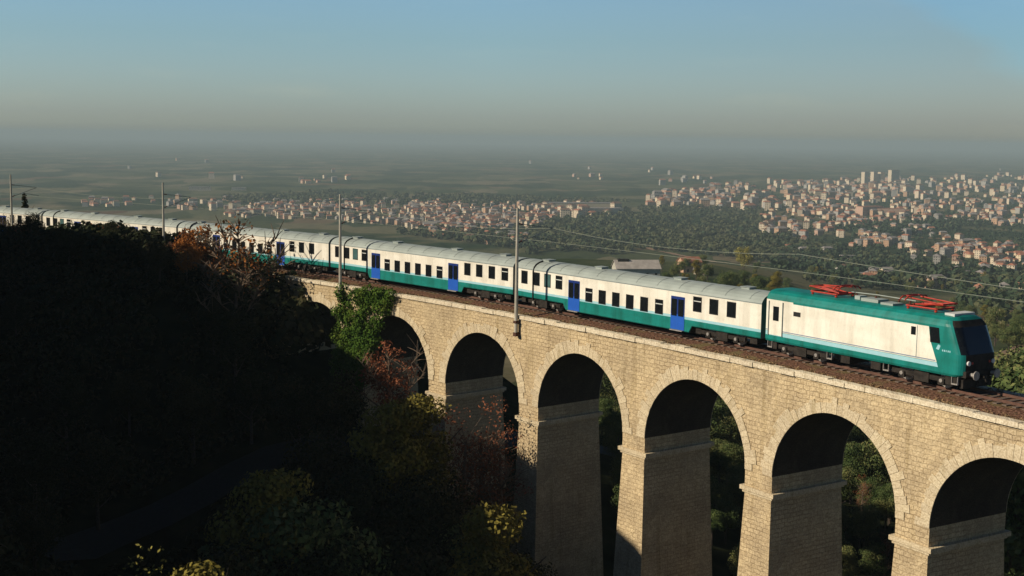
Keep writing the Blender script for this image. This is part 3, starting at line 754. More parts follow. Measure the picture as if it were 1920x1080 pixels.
# ------------------------------------------------------------------ catenary poles, arms and wires
POLES = [(38.95, 'third'), (63.6, 'second'), (94.0, 'first'), (124.0, 'x')]
PLAB = ['grey catenary pole bolted to the viaduct wall between two arches, rightmost of the poles',
        'grey catenary pole rising beside the green ivy mass on the viaduct',
        'tall pale catenary pole beside the orange tree on the left hillside',
        'faint catenary pole at the far left edge above the dark cypress']
def pole(s, label):
    p0 = T(s, 3.62, 0); root = empty('catenary_pole', p0, HD + KK * s)     # local +x back along the track, local +y away from the camera side
    tag(root, label, 'catenary pole', 'catenary poles along the track')
    b = MB(); b.tube([(0, 0, -1.55), (0, 0, 3), (0, 0, 8.1)], [.15, .13, .09], 12); b.build('shaft', M['concrete'], root)
    b = MB(); b.box(-.17, .17, -.28, .16, -1.75, -1.45); b.box(-.16, .16, -.28, .16, -.75, -.55); b.build('wall_bracket', M['rust'], root)
    tin = (RAD - 3.62)
    yi = 3.62 - .1     # reach to the track centre
    sgn = 1 if (T(s, 0, 0) - p0).dot(Vector((-math.sin(HD + KK * s), math.cos(HD + KK * s), 0))) > 0 else -1
    b = MB(); b.tube([(0, 0, 6.9), (0, sgn * yi, 6.45)], .03, 6); b.tube([(0, 0, 5.4), (0, sgn * yi * .95, 6.4)], .035, 6); b.tube([(0, sgn * yi * .45, 5.85), (0, sgn * (yi + .3), 5.45)], .025, 6)
    b.build('cantilever_arm', M['gutter'], root)
    for z in (6.88, 5.43):
        b = MB(); b.tube([(0, sgn * (.15 + .06 * k), z + (.03 * k if z < 6 else -.008 * k)) for k in range(6)], [.07 if k % 2 else .04 for k in range(6)], 8); b.build('insulator', M['insul'], root)
for (s, _), l in zip(POLES, PLAB): pole(s, l)
span = [SR_, 14.0, 38.95, 63.6, 94.0, 124.0, 154, 184]
def wirepts(z, sag, off=0.1):
    P = []
    for a, c in zip(span[:-1], span[1:]):
        for k in range(10):
            t = k / 10; P.append(T(a + (c - a) * t, off, z - sag * 4 * t * (1 - t)))
    return P
b = MB(); b.tube(wirepts(5.35, .02), .015, 5); tag(b.build('contact_wire', M['wire']), 'lower contact wire running above the train roof', 'overhead wire')
b = MB(); b.tube(wirepts(6.45, .55), .017, 5); tag(b.build('messenger_wire', M['wire']), 'upper sagging messenger wire slung between the catenary poles', 'overhead wire')

# drain spouts at the coping
def spout(s, label):
    root = empty('drain_spout', T(s, OFF_F, -.35), HD + KK * s); tag(root, label, 'drain spout', 'drain spouts under the coping')
    d = Vector((T(s, OFF_F + 1, 0) - T(s, OFF_F, 0))); ya = -1
    b = MB(); b.box(-.16, .16, ya * .95, 0, -.18, .02); b.box(-.22, .22, ya * 1.0, ya * .8, -.26, .04); b.build('spout', M['rust'], root)
    b = MB(); b.tube([(.2, ya * .1, -.02), (1.1, ya * .12, .0)], .05, 8); b.build('pipe', M['rust'], root)
spout(18.0, 'dark rusty spout jutting from the coping below the first coach')
spout(51.5, 'dark rusty spout jutting from the coping just right of the ivy')

# ------------------------------------------------------------------ vegetation
def leaf_cloud(rnd, clumps, n_leaf, size, spread, flat=.8):
    """clumps: list of (x,y,z,r); returns verts/faces of small leaf quads"""
    V = []; F = []
    for (cx, cy, cz, r) in clumps:
        k = max(6, int(n_leaf * (r / spread) ** 2))
        d = rnd.normal(size=(k, 3)); d /= np.linalg.norm(d, axis=1)[:, None]
        rad = r * (0.55 + 0.5 * rnd.random(k) ** .6)
        p = d * rad[:, None] * np.array([1, 1, flat]) + np.array([cx, cy, cz])
        nrm = d + rnd.normal(size=(k, 3)) * .5; nrm /= np.linalg.norm(nrm, axis=1)[:, None]
        a = np.cross(nrm, rnd.normal(size=(k, 3))); a /= np.linalg.norm(a, axis=1)[:, None] + 1e-9
        c = np.cross(nrm, a); sz = size * (.6 + .8 * rnd.random(k))[:, None]
        a *= sz; c *= sz * .7
        q = np.stack([p - a, p - c * .8, p + a, p + c], 1).reshape(-1, 3)
        b = len(V); V.extend(q.tolist()); F.extend([[b + 4 * i, b + 4 * i + 1, b + 4 * i + 2, b + 4 * i + 3] for i in range(k)])
    return V, F
def mesh_from(name, V, F, mat):
    me = bpy.data.meshes.new(name); me.from_pydata(V, [], F); me.materials.append(mat); me.update(); return me
def trunk_mesh(seed, h, r, limbs=6, twigs=0, mat='bark'):
    rr = random.Random(seed); b = MB()
    top = (rr.uniform(-.3, .3), rr.uniform(-.3, .3), h * .75)
    b.tube([(0, 0, -1.0), (top[0] * .3, top[1] * .2, h * .3), top], [r, r * .75, r * .3], 7)
    ends = []
    for k in range(limbs):
        t = .3 + .6 * k / limbs; a = k * 2.4 + rr.random(); L = min(h * (.42 - .2 * t), (1.5 if twigs > 150 else 2.6) if h > 9 else 9)
        p = Vector((top[0] * t, top[1] * t, h * .75 * t)); q = p + Vector((math.cos(a) * L, math.sin(a) * L, L * .9))
        mid = (p + q) / 2 + Vector((0, 0, -.08 * L))
        b.tube([p, mid, q], [r * .4, r * .22, r * .07], 5); ends.append((p, mid, q))
    for k in range(twigs):
        p, mid, q = rr.choice(ends); t = rr.random(); st = mid.lerp(q, t)
        d = Vector((rr.uniform(-1, 1), rr.uniform(-1, 1), rr.uniform(.1, 1.3))).normalized() * rr.uniform(.5, 1.5) * h / 8
        b.tube([st, st + d * .55 + Vector((0, 0, .05)), st + d], [.035, .022, .010], 3, caps=False)
    o = b.build('trunk', M[mat]); me = o.data; bpy.data.objects.remove(o); return me
PR = {}
def proto(key, kind, seed, mat, h=10., cr=3.6, n=30, leaf=.13, nl=260, limbs=6, twigs=0, bark='bark', sparse=1.0):
    rnd = np.random.default_rng(seed); cl = []
    for k in range(n):
        if kind == 'broad':
            d = rnd.normal(size=3); d /= np.linalg.norm(d); rr_ = rnd.random() ** .4
            cl.append((d[0] * cr * .75 * rr_, d[1] * cr * .75 * rr_, h * .62 + d[2] * h * .30 * rr_, cr * (.24 + .18 * rnd.random())))
        elif kind == 'cypress':
            t = k / n; rr_ = cr * (1 - t) ** .6 * .6; a = rnd.random() * 6.28
            cl.append((math.cos(a) * rr_ * .5, math.sin(a) * rr_ * .5, h * (.08 + .9 * t), max(.3, rr_)))
        elif kind == 'bush':
            a = rnd.random() * 6.28; q = rnd.random() ** .5 * cr
            cl.append((math.cos(a) * q, math.sin(a) * q, h * (.15 + .6 * rnd.random() * (1 - q / cr * .6)), cr * (.2 + .15 * rnd.random())))
        elif kind == 'pine':
            t = k / n; rr_ = cr * (1 - t) ** .8; a = k * 2.4
            cl.append((math.cos(a) * rr_ * .6, math.sin(a) * rr_ * .6, h * (.22 + .76 * t), max(.4, rr_ * .5)))
    V, F = leaf_cloud(rnd, cl, nl * sparse, leaf, cr * .33)
    tr_ = .012 * h + .01 if kind == 'bush' else .02 * h + .03
    PR[key] = (mesh_from('crown', V, F, M[mat]), trunk_mesh(seed, h * (.7 if kind == 'bush' else 1), tr_, limbs, twigs, bark))
for i in range(4): proto('g%d' % i, 'broad', 10 + i, 'leaf', h=10 + i, cr=3.5 + .3 * i, n=36)
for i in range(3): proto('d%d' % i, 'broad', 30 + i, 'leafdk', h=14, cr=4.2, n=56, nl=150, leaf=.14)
for i in range(3): proto('db%d' % i, 'bush', 40 + i, 'leafdk', h=2.6, cr=1.9, n=16, nl=130, leaf=.12, limbs=4)
proto('cyp', 'cypress', 50, 'leafdk', h=7, cr=1.3, n=26, nl=110, leaf=.13)
for i in range(2): proto('gb%d' % i, 'bush', 60 + i, 'leaf', h=3, cr=2.2, n=18, nl=150, leaf=.12, limbs=4)
proto('orange', 'broad', 70, 'leafor', h=6.5, cr=2.4, n=30, nl=110, leaf=.12, twigs=90, bark='twig', limbs=8)
proto('orange2', 'broad', 71, 'leafor', h=6, cr=2.2, n=22, nl=34, leaf=.09, twigs=140, bark='twig', limbs=8)
proto('twig', 'broad', 72, 'leafdk', h=6, cr=2.6, n=22, nl=28, leaf=.09, twigs=160, bark='twig', limbs=9)
proto('red', 'broad', 73, 'leafred', h=9, cr=2.2, n=26, nl=90, leaf=.1, twigs=90, bark='twig', limbs=8)
proto('shrub', 'broad', 78, 'leafred', h=4.2, cr=1.7, n=20, nl=45, leaf=.08, twigs=120, bark='twig', limbs=8)
proto('dry', 'broad', 79, 'leafyel', h=14, cr=2.2, n=22, nl=26, leaf=.07, twigs=220, bark='twig', limbs=7)
proto('olive', 'broad', 74, 'leafolive', h=14, cr=2.6, n=34, nl=190, leaf=.11)
proto('yel', 'broad', 75, 'leafyel', h=9, cr=3.6, n=34, nl=200, leaf=.14)
proto('rusty', 'broad', 76, 'leafred', h=14, cr=2.8, n=26, nl=50, leaf=.09, twigs=160, bark='twig', limbs=9)
proto('ygb', 'bush', 77, 'leafyel', h=3.6, cr=2.0, n=18, nl=120, leaf=.12, limbs=5)
def plant(name, key, x, y, sc, label, cat='tree', group=None, z=None, rz=None, sz=None):
    cm, tm = PR[key]
    if z is None: z = hz1(x, y) - .1
    r_ = empty(name, (x, y, z), random.random() * 6.28 if rz is None else rz); r_.scale = (sc, sc, sc * (sz or 1))
    c = bpy.data.objects.new('crown', cm); t = bpy.data.objects.new('trunk', tm)
    for o in (c, t): col.objects.link(o); o.parent = r_
    tag(r_, label, cat, group); return r_
def plant_px(name, key, px, py_top, D, label, cat='tree', group=None, sz=None, hp=None):
    """stand the plant on the ground under the ray, scaled so that its top reaches py_top"""
    p = at(px, py_top, D=D); g = hz1(p.x, p.y) - .1
    H = max(v_.co.z for v_ in PR[key][0].vertices)
    sc = max(.4, (p.z - g) / H)
    return plant(name, key, p.x, p.y, sc if not hp else hp, label, cat, group, z=g if not hp else p.z - H * hp, sz=sz)
# --- ivy hanging over the wall
rnd = np.random.default_rng(5); cl = []
for k in range(230):
    z = -.15 - 9.5 * rnd.random() ** .85
    lo = 55.4 + (-z) * .5; hi = 63.6
    s = rnd.uniform(lo, hi); cl.append(tuple(T(s, OFF_F + .25 + .35 * rnd.random() - z * .04, z)) + (.40 + .35 * rnd.random(),))
V, F = leaf_cloud(rnd, cl, 260, .10, .8)
o = bpy.data.objects.new('ivy', mesh_from('ivy', V, F, M['ivy'])); col.objects.link(o)
tag(o, 'bright green ivy mass hanging over the viaduct wall beside a pole', 'ivy')
# --- single plants on the near hillside
plant_px('bush', 'red', 728, 640, 108, 'russet bush at the foot of the ivy by the dark arch', 'bush')
plant_px('autumn_tree', 'orange', 368, 418, 129, 'bright orange autumn tree in front of the coaches')
plant_px('autumn_tree', 'orange', 350, 450, 127, 'low orange bushy tree left of the tallest orange one')
plant_px('autumn_tree', 'orange2', 452, 404, 121.5, 'sparse amber tree standing against the coach windows')
plant_px('bare_tree', 'twig', 474, 446, 121.5, 'thin nearly bare dark tree against the third coach')
plant_px('cypress', 'cyp', 46, 362, 165, 'narrow dark cypress silhouetted at the far left')
for x_, y_, l_ in ((18, 398, 'bare tree at the far left edge in front of the rearmost coach'), (78, 400, 'bare tree just right of the dark cypress'), (112, 408, 'low bare tree over the hill edge right of the cypress')): plant_px('bare_tree', 'twig', x_, y_, 158, l_)
plant_px('bare_tree', 'twig', 438, 474, 119, 'low twiggy shrub tree below the amber tree')
plant_px('tree', 'olive', 782, 730, 92, 'olive yellow tree whose lit top covers a pier foot')
plant_px('tree', 'olive', 735, 742, 90, 'olive tree left of the pier foot, top half lit')
plant_px('bare_tree', 'rusty', 905, 738, 96, 'rusty brown half bare tree under the arch left of the middle pier')
plant_px('bare_tree', 'rusty', 868, 762, 94, 'grey brown bare tree between two piers')
plant_px('bare_tree', 'rusty', 945, 780, 95, 'low russet bare tree hugging the tall pier')
plant_px('tree', 'olive', 492, 872, 76, 'yellow green tree top catching light on the dark slope')
plant_px('tree', 'g1', 545, 915, 76, 'dim green tree beside the yellow green tree top')
plant_px('tree', 'olive', 930, 934, 80, 'yellow green tree top at the foot of the tall pier')
plant_px('bush_tree', 'dry', 312, 1016, 60, 'dry twiggy shrub at the bottom edge of the photo')
plant_px('bush_tree', 'olive', 345, 1060, 60, 'dim yellow shrub crown at the bottom edge beside dry twigs')
plant_px('tree', 'g2', 870, 985, 84, 'dark tree left of the lit tree top by the pier')
plant_px('tree', 'd1', 1000, 1055, 88, 'dark tree crown at the base of the tall pier')
GD = 'dark trees on the shaded hillside below the viaduct'
k = 0
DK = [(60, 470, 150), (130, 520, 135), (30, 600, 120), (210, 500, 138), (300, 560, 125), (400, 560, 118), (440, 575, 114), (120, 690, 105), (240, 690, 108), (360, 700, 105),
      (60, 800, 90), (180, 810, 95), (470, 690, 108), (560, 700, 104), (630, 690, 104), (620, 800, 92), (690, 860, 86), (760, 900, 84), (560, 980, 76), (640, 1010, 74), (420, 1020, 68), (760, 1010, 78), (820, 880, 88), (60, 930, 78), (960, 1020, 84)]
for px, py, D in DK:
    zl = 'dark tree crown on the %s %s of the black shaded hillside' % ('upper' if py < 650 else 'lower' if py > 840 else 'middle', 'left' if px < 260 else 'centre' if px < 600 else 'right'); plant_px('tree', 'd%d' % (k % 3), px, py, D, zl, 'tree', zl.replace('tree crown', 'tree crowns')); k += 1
# row of scrub along the upper edge of the hillside, in front of the coaches
GS = 'scrub bushes along the hill edge in front of the train'
rs = random.Random(11)
topx = [(-20, 416), (60, 420), (90, 430), (130, 420), (150, 416), (240, 416), (262, 440), (330, 450), (390, 474), (400, 490), (460, 500), (500, 515), (540, 535)]
x = -15
while x < 492:
    ty = float(np.interp(x, [a for a, _ in topx], [b_ for _, b_ in topx])) + rs.uniform(-5, 12)
    # depth a few metres in front of the wall line
    az = (x - 960) / FPX
    sl = np.linspace(60, 175, 400); pp = np.array([T(s_, 4.6, 0)[:2] for s_ in sl]) * (1 - .012 * rs.random()); j = int(np.argmin(abs(pp[:, 0] / pp[:, 1] - az)))
    D = pp[j, 1]
    plant_px('bush', rs.choice(['shrub', 'shrub', 'db1']) if x > 380 else rs.choice(['db0', 'db1', 'db2', 'shrub']), x, ty, D, 'dark scrub bush on the hill edge hiding the lower part of the train' if x < 400 else 'brownish scrub bush beside the left end of the viaduct', 'bush', GS if x < 400 else 'brownish scrub at the left end of the viaduct')
    x += rs.uniform(5, 10)
# undergrowth: nobody could count it
rnd = np.random.default_rng(21); cl = []; tries = 0
while len(cl) < 2300 and tries < 60000:
    tries += 1
    s = rnd.uniform(-25, 160); off = rnd.uniform(4.5, 75) ** 1.0
    p = T(s, off, 0)
    if p.y < 35 or abs(p.x / p.y) > .46: continue
    # keep the asphalt road clear
    rd = min((Vector((p.x, p.y)) - Vector(a).lerp(Vector(c), t)).length for a, c in (((-44, 70), (-37, 82)), ((-37, 82), (-30, 95)), ((-30, 95), (-20, 106)), ((-20, 106), (-10, 112))) for t in (0, .25, .5, .75, 1))
    if rd < 4: continue
    r = rnd.uniform(.6, 1.5); cl.append((p.x, p.y, hz1(p.x, p.y) + r * .5, r))
V, F = leaf_cloud(rnd, cl, 36, .26, 1.0)
o = bpy.data.objects.new('undergrowth', mesh_from('undergrowth', V, F, M['leafdk'])); col.objects.link(o); tag(o, 'dark tangled undergrowth covering the shaded hillside', 'undergrowth', kind='stuff')
# dry grass along both edges of the ballast
cl = []
for k in range(1500):
    s = rnd.uniform(-30, 78); p = T(s, rnd.uniform(2.2, 2.95) if k % 3 else -rnd.uniform(2.2, 2.8), -.28); cl.append((p.x, p.y, p.z + .06, rnd.uniform(.08, .22)))
for k in range(260):
    s = rnd.uniform(72, 98); p = T(s, rnd.uniform(3.0, 6.5), 0); cl.append((p.x, p.y, hz1(p.x, p.y) + .25, rnd.uniform(.2, .5)))
V, F = leaf_cloud(rnd, cl, 60, .05, .3)
o = bpy.data.objects.new('dry_grass', mesh_from('dry_grass', V, F, M['drygrass'])); col.objects.link(o); tag(o, 'dry brown grass along the edge of the ballast', 'grass', kind='stuff')

# --- sunlit trees in the valley behind the viaduct, seen through the arches
def arch_label(px):
    names = ['the rightmost arch', 'the second arch from the right', 'the third arch from the right', 'the fourth arch from the right']
    e_ = [1740, 1440, 1200, 1000]
    for n_, x_ in zip(names, e_):
        if px > x_: return n_
    return 'the arches on the left'
rt = random.Random(31)
for row, (y0, D0) in enumerate(((700, 185), (760, 168), (820, 150), (880, 138), (940, 129), (1000, 121), (1060, 114), (1120, 108))):
    px = 1110 + row * 9
    while px < 1990:
        D = D0 + rt.uniform(-5, 5); yy = y0 + rt.uniform(-22, 22) + (px - 1400) * .03
        a = arch_label(px)
        lab = 'leafy green tree among those growing behind ' + a
        key = 'g%d' % rt.randrange(4)
        if rt.random() < .12: key = 'rusty'; lab = 'brownish thinning tree growing behind ' + a
        if (px - 960) / FPX * D > T(-25, 0, 0).x + 200: break
        plant_px('tree', key, px, yy, D, lab, 'tree', 'trees behind ' + a + (' (brown)' if key == 'rusty' else ''))
        px += rt.uniform(34, 56) * 130 / D
# bushes and trees right behind the deck beyond the locomotive
for px, py, D, key in ((1885, 655, 150, 'g0'), (1935, 640, 165, 'g2'), (1878, 700, 104, 'g1'), (1905, 690, 99, 'g2'), (1930, 705, 92, 'g3'), (1860, 668, 118, 'g0'), (1960, 690, 100, 'g1')):
    plant_px('tree', key, px, py, D, 'green tree rising just behind the track ahead of the locomotive', 'tree', 'trees behind the track ahead of the locomotive')

# --- scattered trees on the slopes and fields beyond
GM = 'trees scattered over the fields beyond the train'
rm = random.Random(41); cnt = 0
def in_poly(x, y, poly):
    c = False; j = len(poly) - 1
    for i in range(len(poly)):
        if (poly[i][1] > y) != (poly[j][1] > y) and x < (poly[j][0] - poly[i][0]) * (y - poly[i][1]) / (poly[j][1] - poly[i][1]) + poly[i][0]: c = not c
        j = i
    return c
for k in range(700):
    x = rm.uniform(1240, 1960); y = rm.uniform(505, 668)
    top = np.interp(x, [1240, 1430, 1760, 1960], [505, 545, 588, 600])
    if y > top + 45 and x < 1850: continue
    field = in_poly(x, y, [(1240, 512), (1480, 520), (1560, 545), (1400, 548)]) or in_poly(x, y, [(1500, 540), (1760, 560), (1790, 590), (1560, 560)])
    if field and rm.random() < .9: continue
    if rm.random() < .45: continue
    p = at(x, y)
    if p.y > 1200 or p.y < 180: continue
    sc = rm.uniform(.45, 1.0)
    plant('tree', 'g%d' % rm.randrange(4) if rm.random() < .8 else 'olive', p.x, p.y, sc, 'small green tree dotting the fields beyond the locomotive' , 'tree', GM)
    cnt += 1
    if cnt > 170: break
plant_px('tree', 'yel', 1396, 462, 820, 'large yellow green tree by the pale country road', 'tree')

# --- woods read as one mass: rough crowns over a patch of ground
def woods(name, poly, n, label, seed, hmin=6, hmax=12, dens=None):
    rnd = np.random.default_rng(seed); V = []; F = []
    xs = [p[0] for p in poly]; ys = [p[1] for p in poly]; got = 0; tries = 0
    bm_v = []
    # unit rough blob: 3 rings of leaf clumps
    while got < n and tries < n * 8:
        tries += 1
        x = rnd.uniform(min(xs), max(xs)); y = rnd.uniform(min(ys), max(ys))
        if not in_poly(x, y, poly): continue
        p = at(x, y); h = rnd.uniform(hmin, hmax); r = h * rnd.uniform(.4, .65)
        k = 26
        d = rnd.normal(size=(k, 3)); d /= np.linalg.norm(d, axis=1)[:, None]
        c = np.array([p.x, p.y, p.z + h * .55]) + d * np.array([r, r, h * .42]) * (.65 + .4 * rnd.random(k))[:, None]
        nrm = d + rnd.normal(size=(k, 3)) * .35; nrm /= np.linalg.norm(nrm, axis=1)[:, None]
        a = np.cross(nrm, rnd.normal(size=(k, 3))); a /= np.linalg.norm(a, axis=1)[:, None]; e2 = np.cross(nrm, a)
        sz = r * (.28 + .22 * rnd.random(k))[:, None]
        q = np.stack([c - a * sz, c - e2 * sz, c + a * sz, c + e2 * sz], 1).reshape(-1, 3); b = len(V)
        V.extend(q.tolist()); F.extend([[b + 4 * i, b + 4 * i + 1, b + 4 * i + 2, b + 4 * i + 3] for i in range(k)]); got += 1
    o = bpy.data.objects.new(name, mesh_from(name, V, F, M['leafwood'])); col.objects.link(o); tag(o, label, 'woodland', kind='stuff')
woods('woodland', [(985, 440), (1010, 420), (1180, 392), (1300, 388), (1420, 398), (1450, 440), (1540, 470), (1560, 500), (1400, 490), (1240, 470), (1140, 478), (1020, 470), (990, 480)], 1700, 'broad dark green wood across the valley floor in the middle distance', 3)
woods('woodland', [(1400, 486), (1560, 460), (1700, 495), (1800, 515), (1820, 545), (1650, 545), (1500, 528)], 340, 'dark wooded strip below the white villas on the right', 4)
woods('woodland', [(1560, 425), (1700, 418), (1780, 400), (1860, 420), (1760, 440), (1600, 446)], 420, 'narrow belt of dark trees inside the right hand town', 5)
woods('woodland', [(740, 440), (860, 425), (985, 440), (980, 470), (860, 455)], 300, 'dark trees below the town, just above the coach roofs', 6)
woods('woodland', [(1780, 520), (1940, 505), (1960, 600), (1880, 610), (1800, 580)], 260, 'dark trees around the cream house on the right', 7)
woods('woodland', [(400, 372), (620, 362), (980, 372), (1180, 380), (980, 388), (700, 384), (480, 392)], 700, 'hazy line of trees behind the left hand town', 8, 8, 14)

woods('town_trees', [(1430, 385), (1930, 345), (1930, 520), (1800, 520), (1560, 470), (1430, 450)], 1100, 'small dark trees sprinkled between the houses of the right hand town', 9, 4, 8)
woods('town_trees', [(420, 405), (640, 378), (1060, 395), (1010, 450), (860, 445), (600, 412)], 700, 'small dark trees sprinkled between the houses of the left hand town', 10, 4, 7)
woods('town_trees', [(1200, 372), (1400, 345), (1930, 328), (1930, 350), (1440, 398)], 400, 'small dark trees at the hazy far edge of the town', 12, 5, 9)
# ------------------------------------------------------------------ houses of the far towns
WALLS = [('pale', (.60, .50, .37)), ('cream', (.62, .50, .34)), ('pink', (.47, .31, .23)), ('orange', (.44, .28, .18)), ('grey', (.34, .32, .29))]
ROOFS = [('terracotta', (.30, .13, .08)), ('brown', (.17, .10, .07)), ('grey', (.22, .20, .19))]
WM = [plain('house_wall_' + n, c, .9, var=.08, scale=.3) for n, c in WALLS]; RM = [plain('house_roof_' + n, c, .9, var=.2, scale=.5) for n, c in ROOFS]
WINM = M['glass']
def house_mesh(wi, ri, storeys, lx, ly, flat, seed):
    b = MB(); h = 3.1 * storeys
    b.box(-lx, lx, -ly, ly, -3, h, 0)
    if flat:
        b.box(-lx - .3, lx + .3, -ly - .3, ly + .3, h + .003, h + .5, 1)
    else:
        e_ = .5; H = h + min(lx, ly) * .55
        a = [(-lx - e_, -ly - e_, h), (lx + e_, -ly - e_, h), (lx + e_, ly + e_, h), (-lx - e_, ly + e_, h)]
        q, r = (-lx * .75, 0, H), (lx * .75, 0, H)
        b.face([a[0], a[1], r, q], 1); b.face([a[2], a[3], q, r], 1); b.face([a[1], a[2], r], 1); b.face([a[3], a[0], q], 1); b.face(a[::-1], 0)
    rr = random.Random(seed)
    for st in range(storeys):
        z = 3.1 * st + 1
        for side, n_, l_, o_ in ((0, int(lx), lx, ly), (1, int(ly), ly, lx)):
            for k in range(max(1, n_ // 2 + 1)):
                c = -l_ + (k + .5) * 2 * l_ / max(1, n_ // 2 + 1)
                for sg in (-1, 1):
                    if side == 0: b.box(c - .5, c + .5, sg * o_ - .03, sg * o_ + .03, z, z + 1.4, 2)
                    else: b.box(sg * o_ - .03, sg * o_ + .03, c - .5, c + .5, z, z + 1.4, 2)
    o = b.build('house', [WM[wi], RM[ri], WINM]); me = o.data; bpy.data.objects.remove(o); return me
HM = {}
hr = random.Random(51)
for wi in range(5):
    for v in range(3):
        ri = hr.choice([0, 0, 1, 2]); st = hr.choice([2, 2, 3, 3, 4])
        HM[(wi, v)] = (house_mesh(wi, ri, st, hr.uniform(5, 8), hr.uniform(4, 5.5), hr.random() < .25, v), ri)
REG = [  # polygon in the photo, number, wall weights, place phrase, scale range
    ([(1560, 425), (1720, 418), (1880, 470), (1930, 470), (1930, 520), (1800, 528), (1700, 470), (1560, 470)], 120, (4, 3, 3, 3, 1), 'in the nearer right hand town', (.75, 1.15)),
    ([(1430, 385), (1500, 375), (1790, 380), (1930, 350), (1930, 430), (1780, 415), (1640, 425), (1500, 452), (1430, 440)], 390, (4, 3, 3, 2, 2), 'in the dense right hand town', (.8, 1.35)),
    ([(1200, 372), (1400, 345), (1930, 328), (1930, 362), (1640, 380), (1440, 398), (1210, 388)], 480, (5, 3, 3, 2, 3), 'at the hazy far town edge', (1.0, 2.0)),
    ([(420, 405), (500, 385), (640, 378), (960, 384), (1060, 400), (1010, 428), (960, 440), (860, 436), (760, 425), (600, 412), (440, 408)], 820, (5, 2, 4, 3, 2), 'in the town above the coach roofs', (.7, 1.1)),
    ([(760, 425), (840, 425), (985, 440), (990, 462), (900, 458), (800, 440)], 90, (4, 3, 3, 3, 1), 'just above the coach roofs', (.7, 1.0)),
    ([(120, 380), (300, 372), (500, 376), (500, 392), (330, 394), (150, 388)], 60, (3, 2, 4, 3, 3), 'in the faint left village', (.8, 1.2)),
    ([(1420, 430), (1930, 400), (1930, 560), (1780, 575), (1600, 520), (1440, 480)], 80, (4, 3, 3, 2, 2), 'scattered among trees on the right', (.7, 1.1)),
    ([(150, 290), (900, 296), (1400, 310), (1900, 318), (1900, 335), (1300, 345), (700, 372), (150, 365)], 40, (3, 3, 2, 1, 5), 'lone on the hazy plain', (.9, 1.8)),
    ([(1000, 395), (1060, 386), (1170, 392), (1165, 412), (1060, 412)], 26, (8, 2, 0, 0, 0), 'in the bright white cluster', (1.2, 1.8)),
]
cand = []
for ri_, (poly, n, wts, place, (a_, b_)) in enumerate(REG):
    xs = [p[0] for p in poly]; ys = [p[1] for p in poly]; got = 0
    ctr = [(hr.uniform(min(xs), max(xs)), hr.uniform(min(ys), max(ys))) for _ in range(max(4, n // 12))]
    tries = 0
    while got < n and tries < n * 30:
        tries += 1
        c = hr.choice(ctr); x, y = hr.gauss(c[0], 30), hr.gauss(c[1], 5)
        if hr.random() < .3: x, y = hr.uniform(min(xs), max(xs)), hr.uniform(min(ys), max(ys))
        if not in_poly(x, y, poly): continue
        p = at(x, y); sc = hr.uniform(a_, b_) * .84; wi = hr.choices(range(5), wts)[0]; v = hr.randrange(3)
        cand.append((sc / p.y, p, sc, wi, v, place)); got += 1
cand.sort(key=lambda c: -c[0])
base_rot = .5
def rotm(rz, sc): return Matrix.Rotation(rz, 4, 'Z') @ Matrix.Scale(sc, 4)
SV = {i: [[], []] for i in range(5)}
farb = [[], [], []]; fmats = WM + RM + [WINM]
for i, (k_, p, sc, wi, v, place) in enumerate(cand):
    me, ri = HM[(wi, v)]; rz = base_rot + hr.choice([0, 0, 1.57, .4, -.3, .8]) + hr.uniform(-.15, .15)
    if i < 285:
        o = bpy.data.objects.new('house', me); col.objects.link(o); o.location = p; o.rotation_euler = (0, 0, rz); o.scale = (sc, sc, sc)
        lab = '%s walled house with a %s roof %s' % (WALLS[wi][0], ROOFS[ri][0], place)
        tag(o, lab, 'house', lab.replace('walled house', 'walled houses').replace('a ', '').replace(' roof ', ' roofs '))
    else:
        mt = Matrix.Translation(p) @ rotm(rz, sc); b0 = len(farb[0])
        farb[0].extend(tuple(mt @ q.co) for q in me.vertices)
        for pl in me.polygons:
            if pl.material_index == 2 and p.y > 2600: continue
            farb[1].append([b0 + q for q in pl.vertices]); farb[2].append((wi, 5 + ri, 8)[pl.material_index])
me = bpy.data.meshes.new('distant_houses'); me.from_pydata(farb[0], [], farb[1])
for m_ in fmats: me.materials.append(m_)
me.polygons.foreach_set('material_index', farb[2]); me.update()
o = bpy.data.objects.new('distant_houses', me); col.objects.link(o); tag(o, 'countless tiny pale and pink houses of the distant towns on the plain', 'town', kind='stuff')
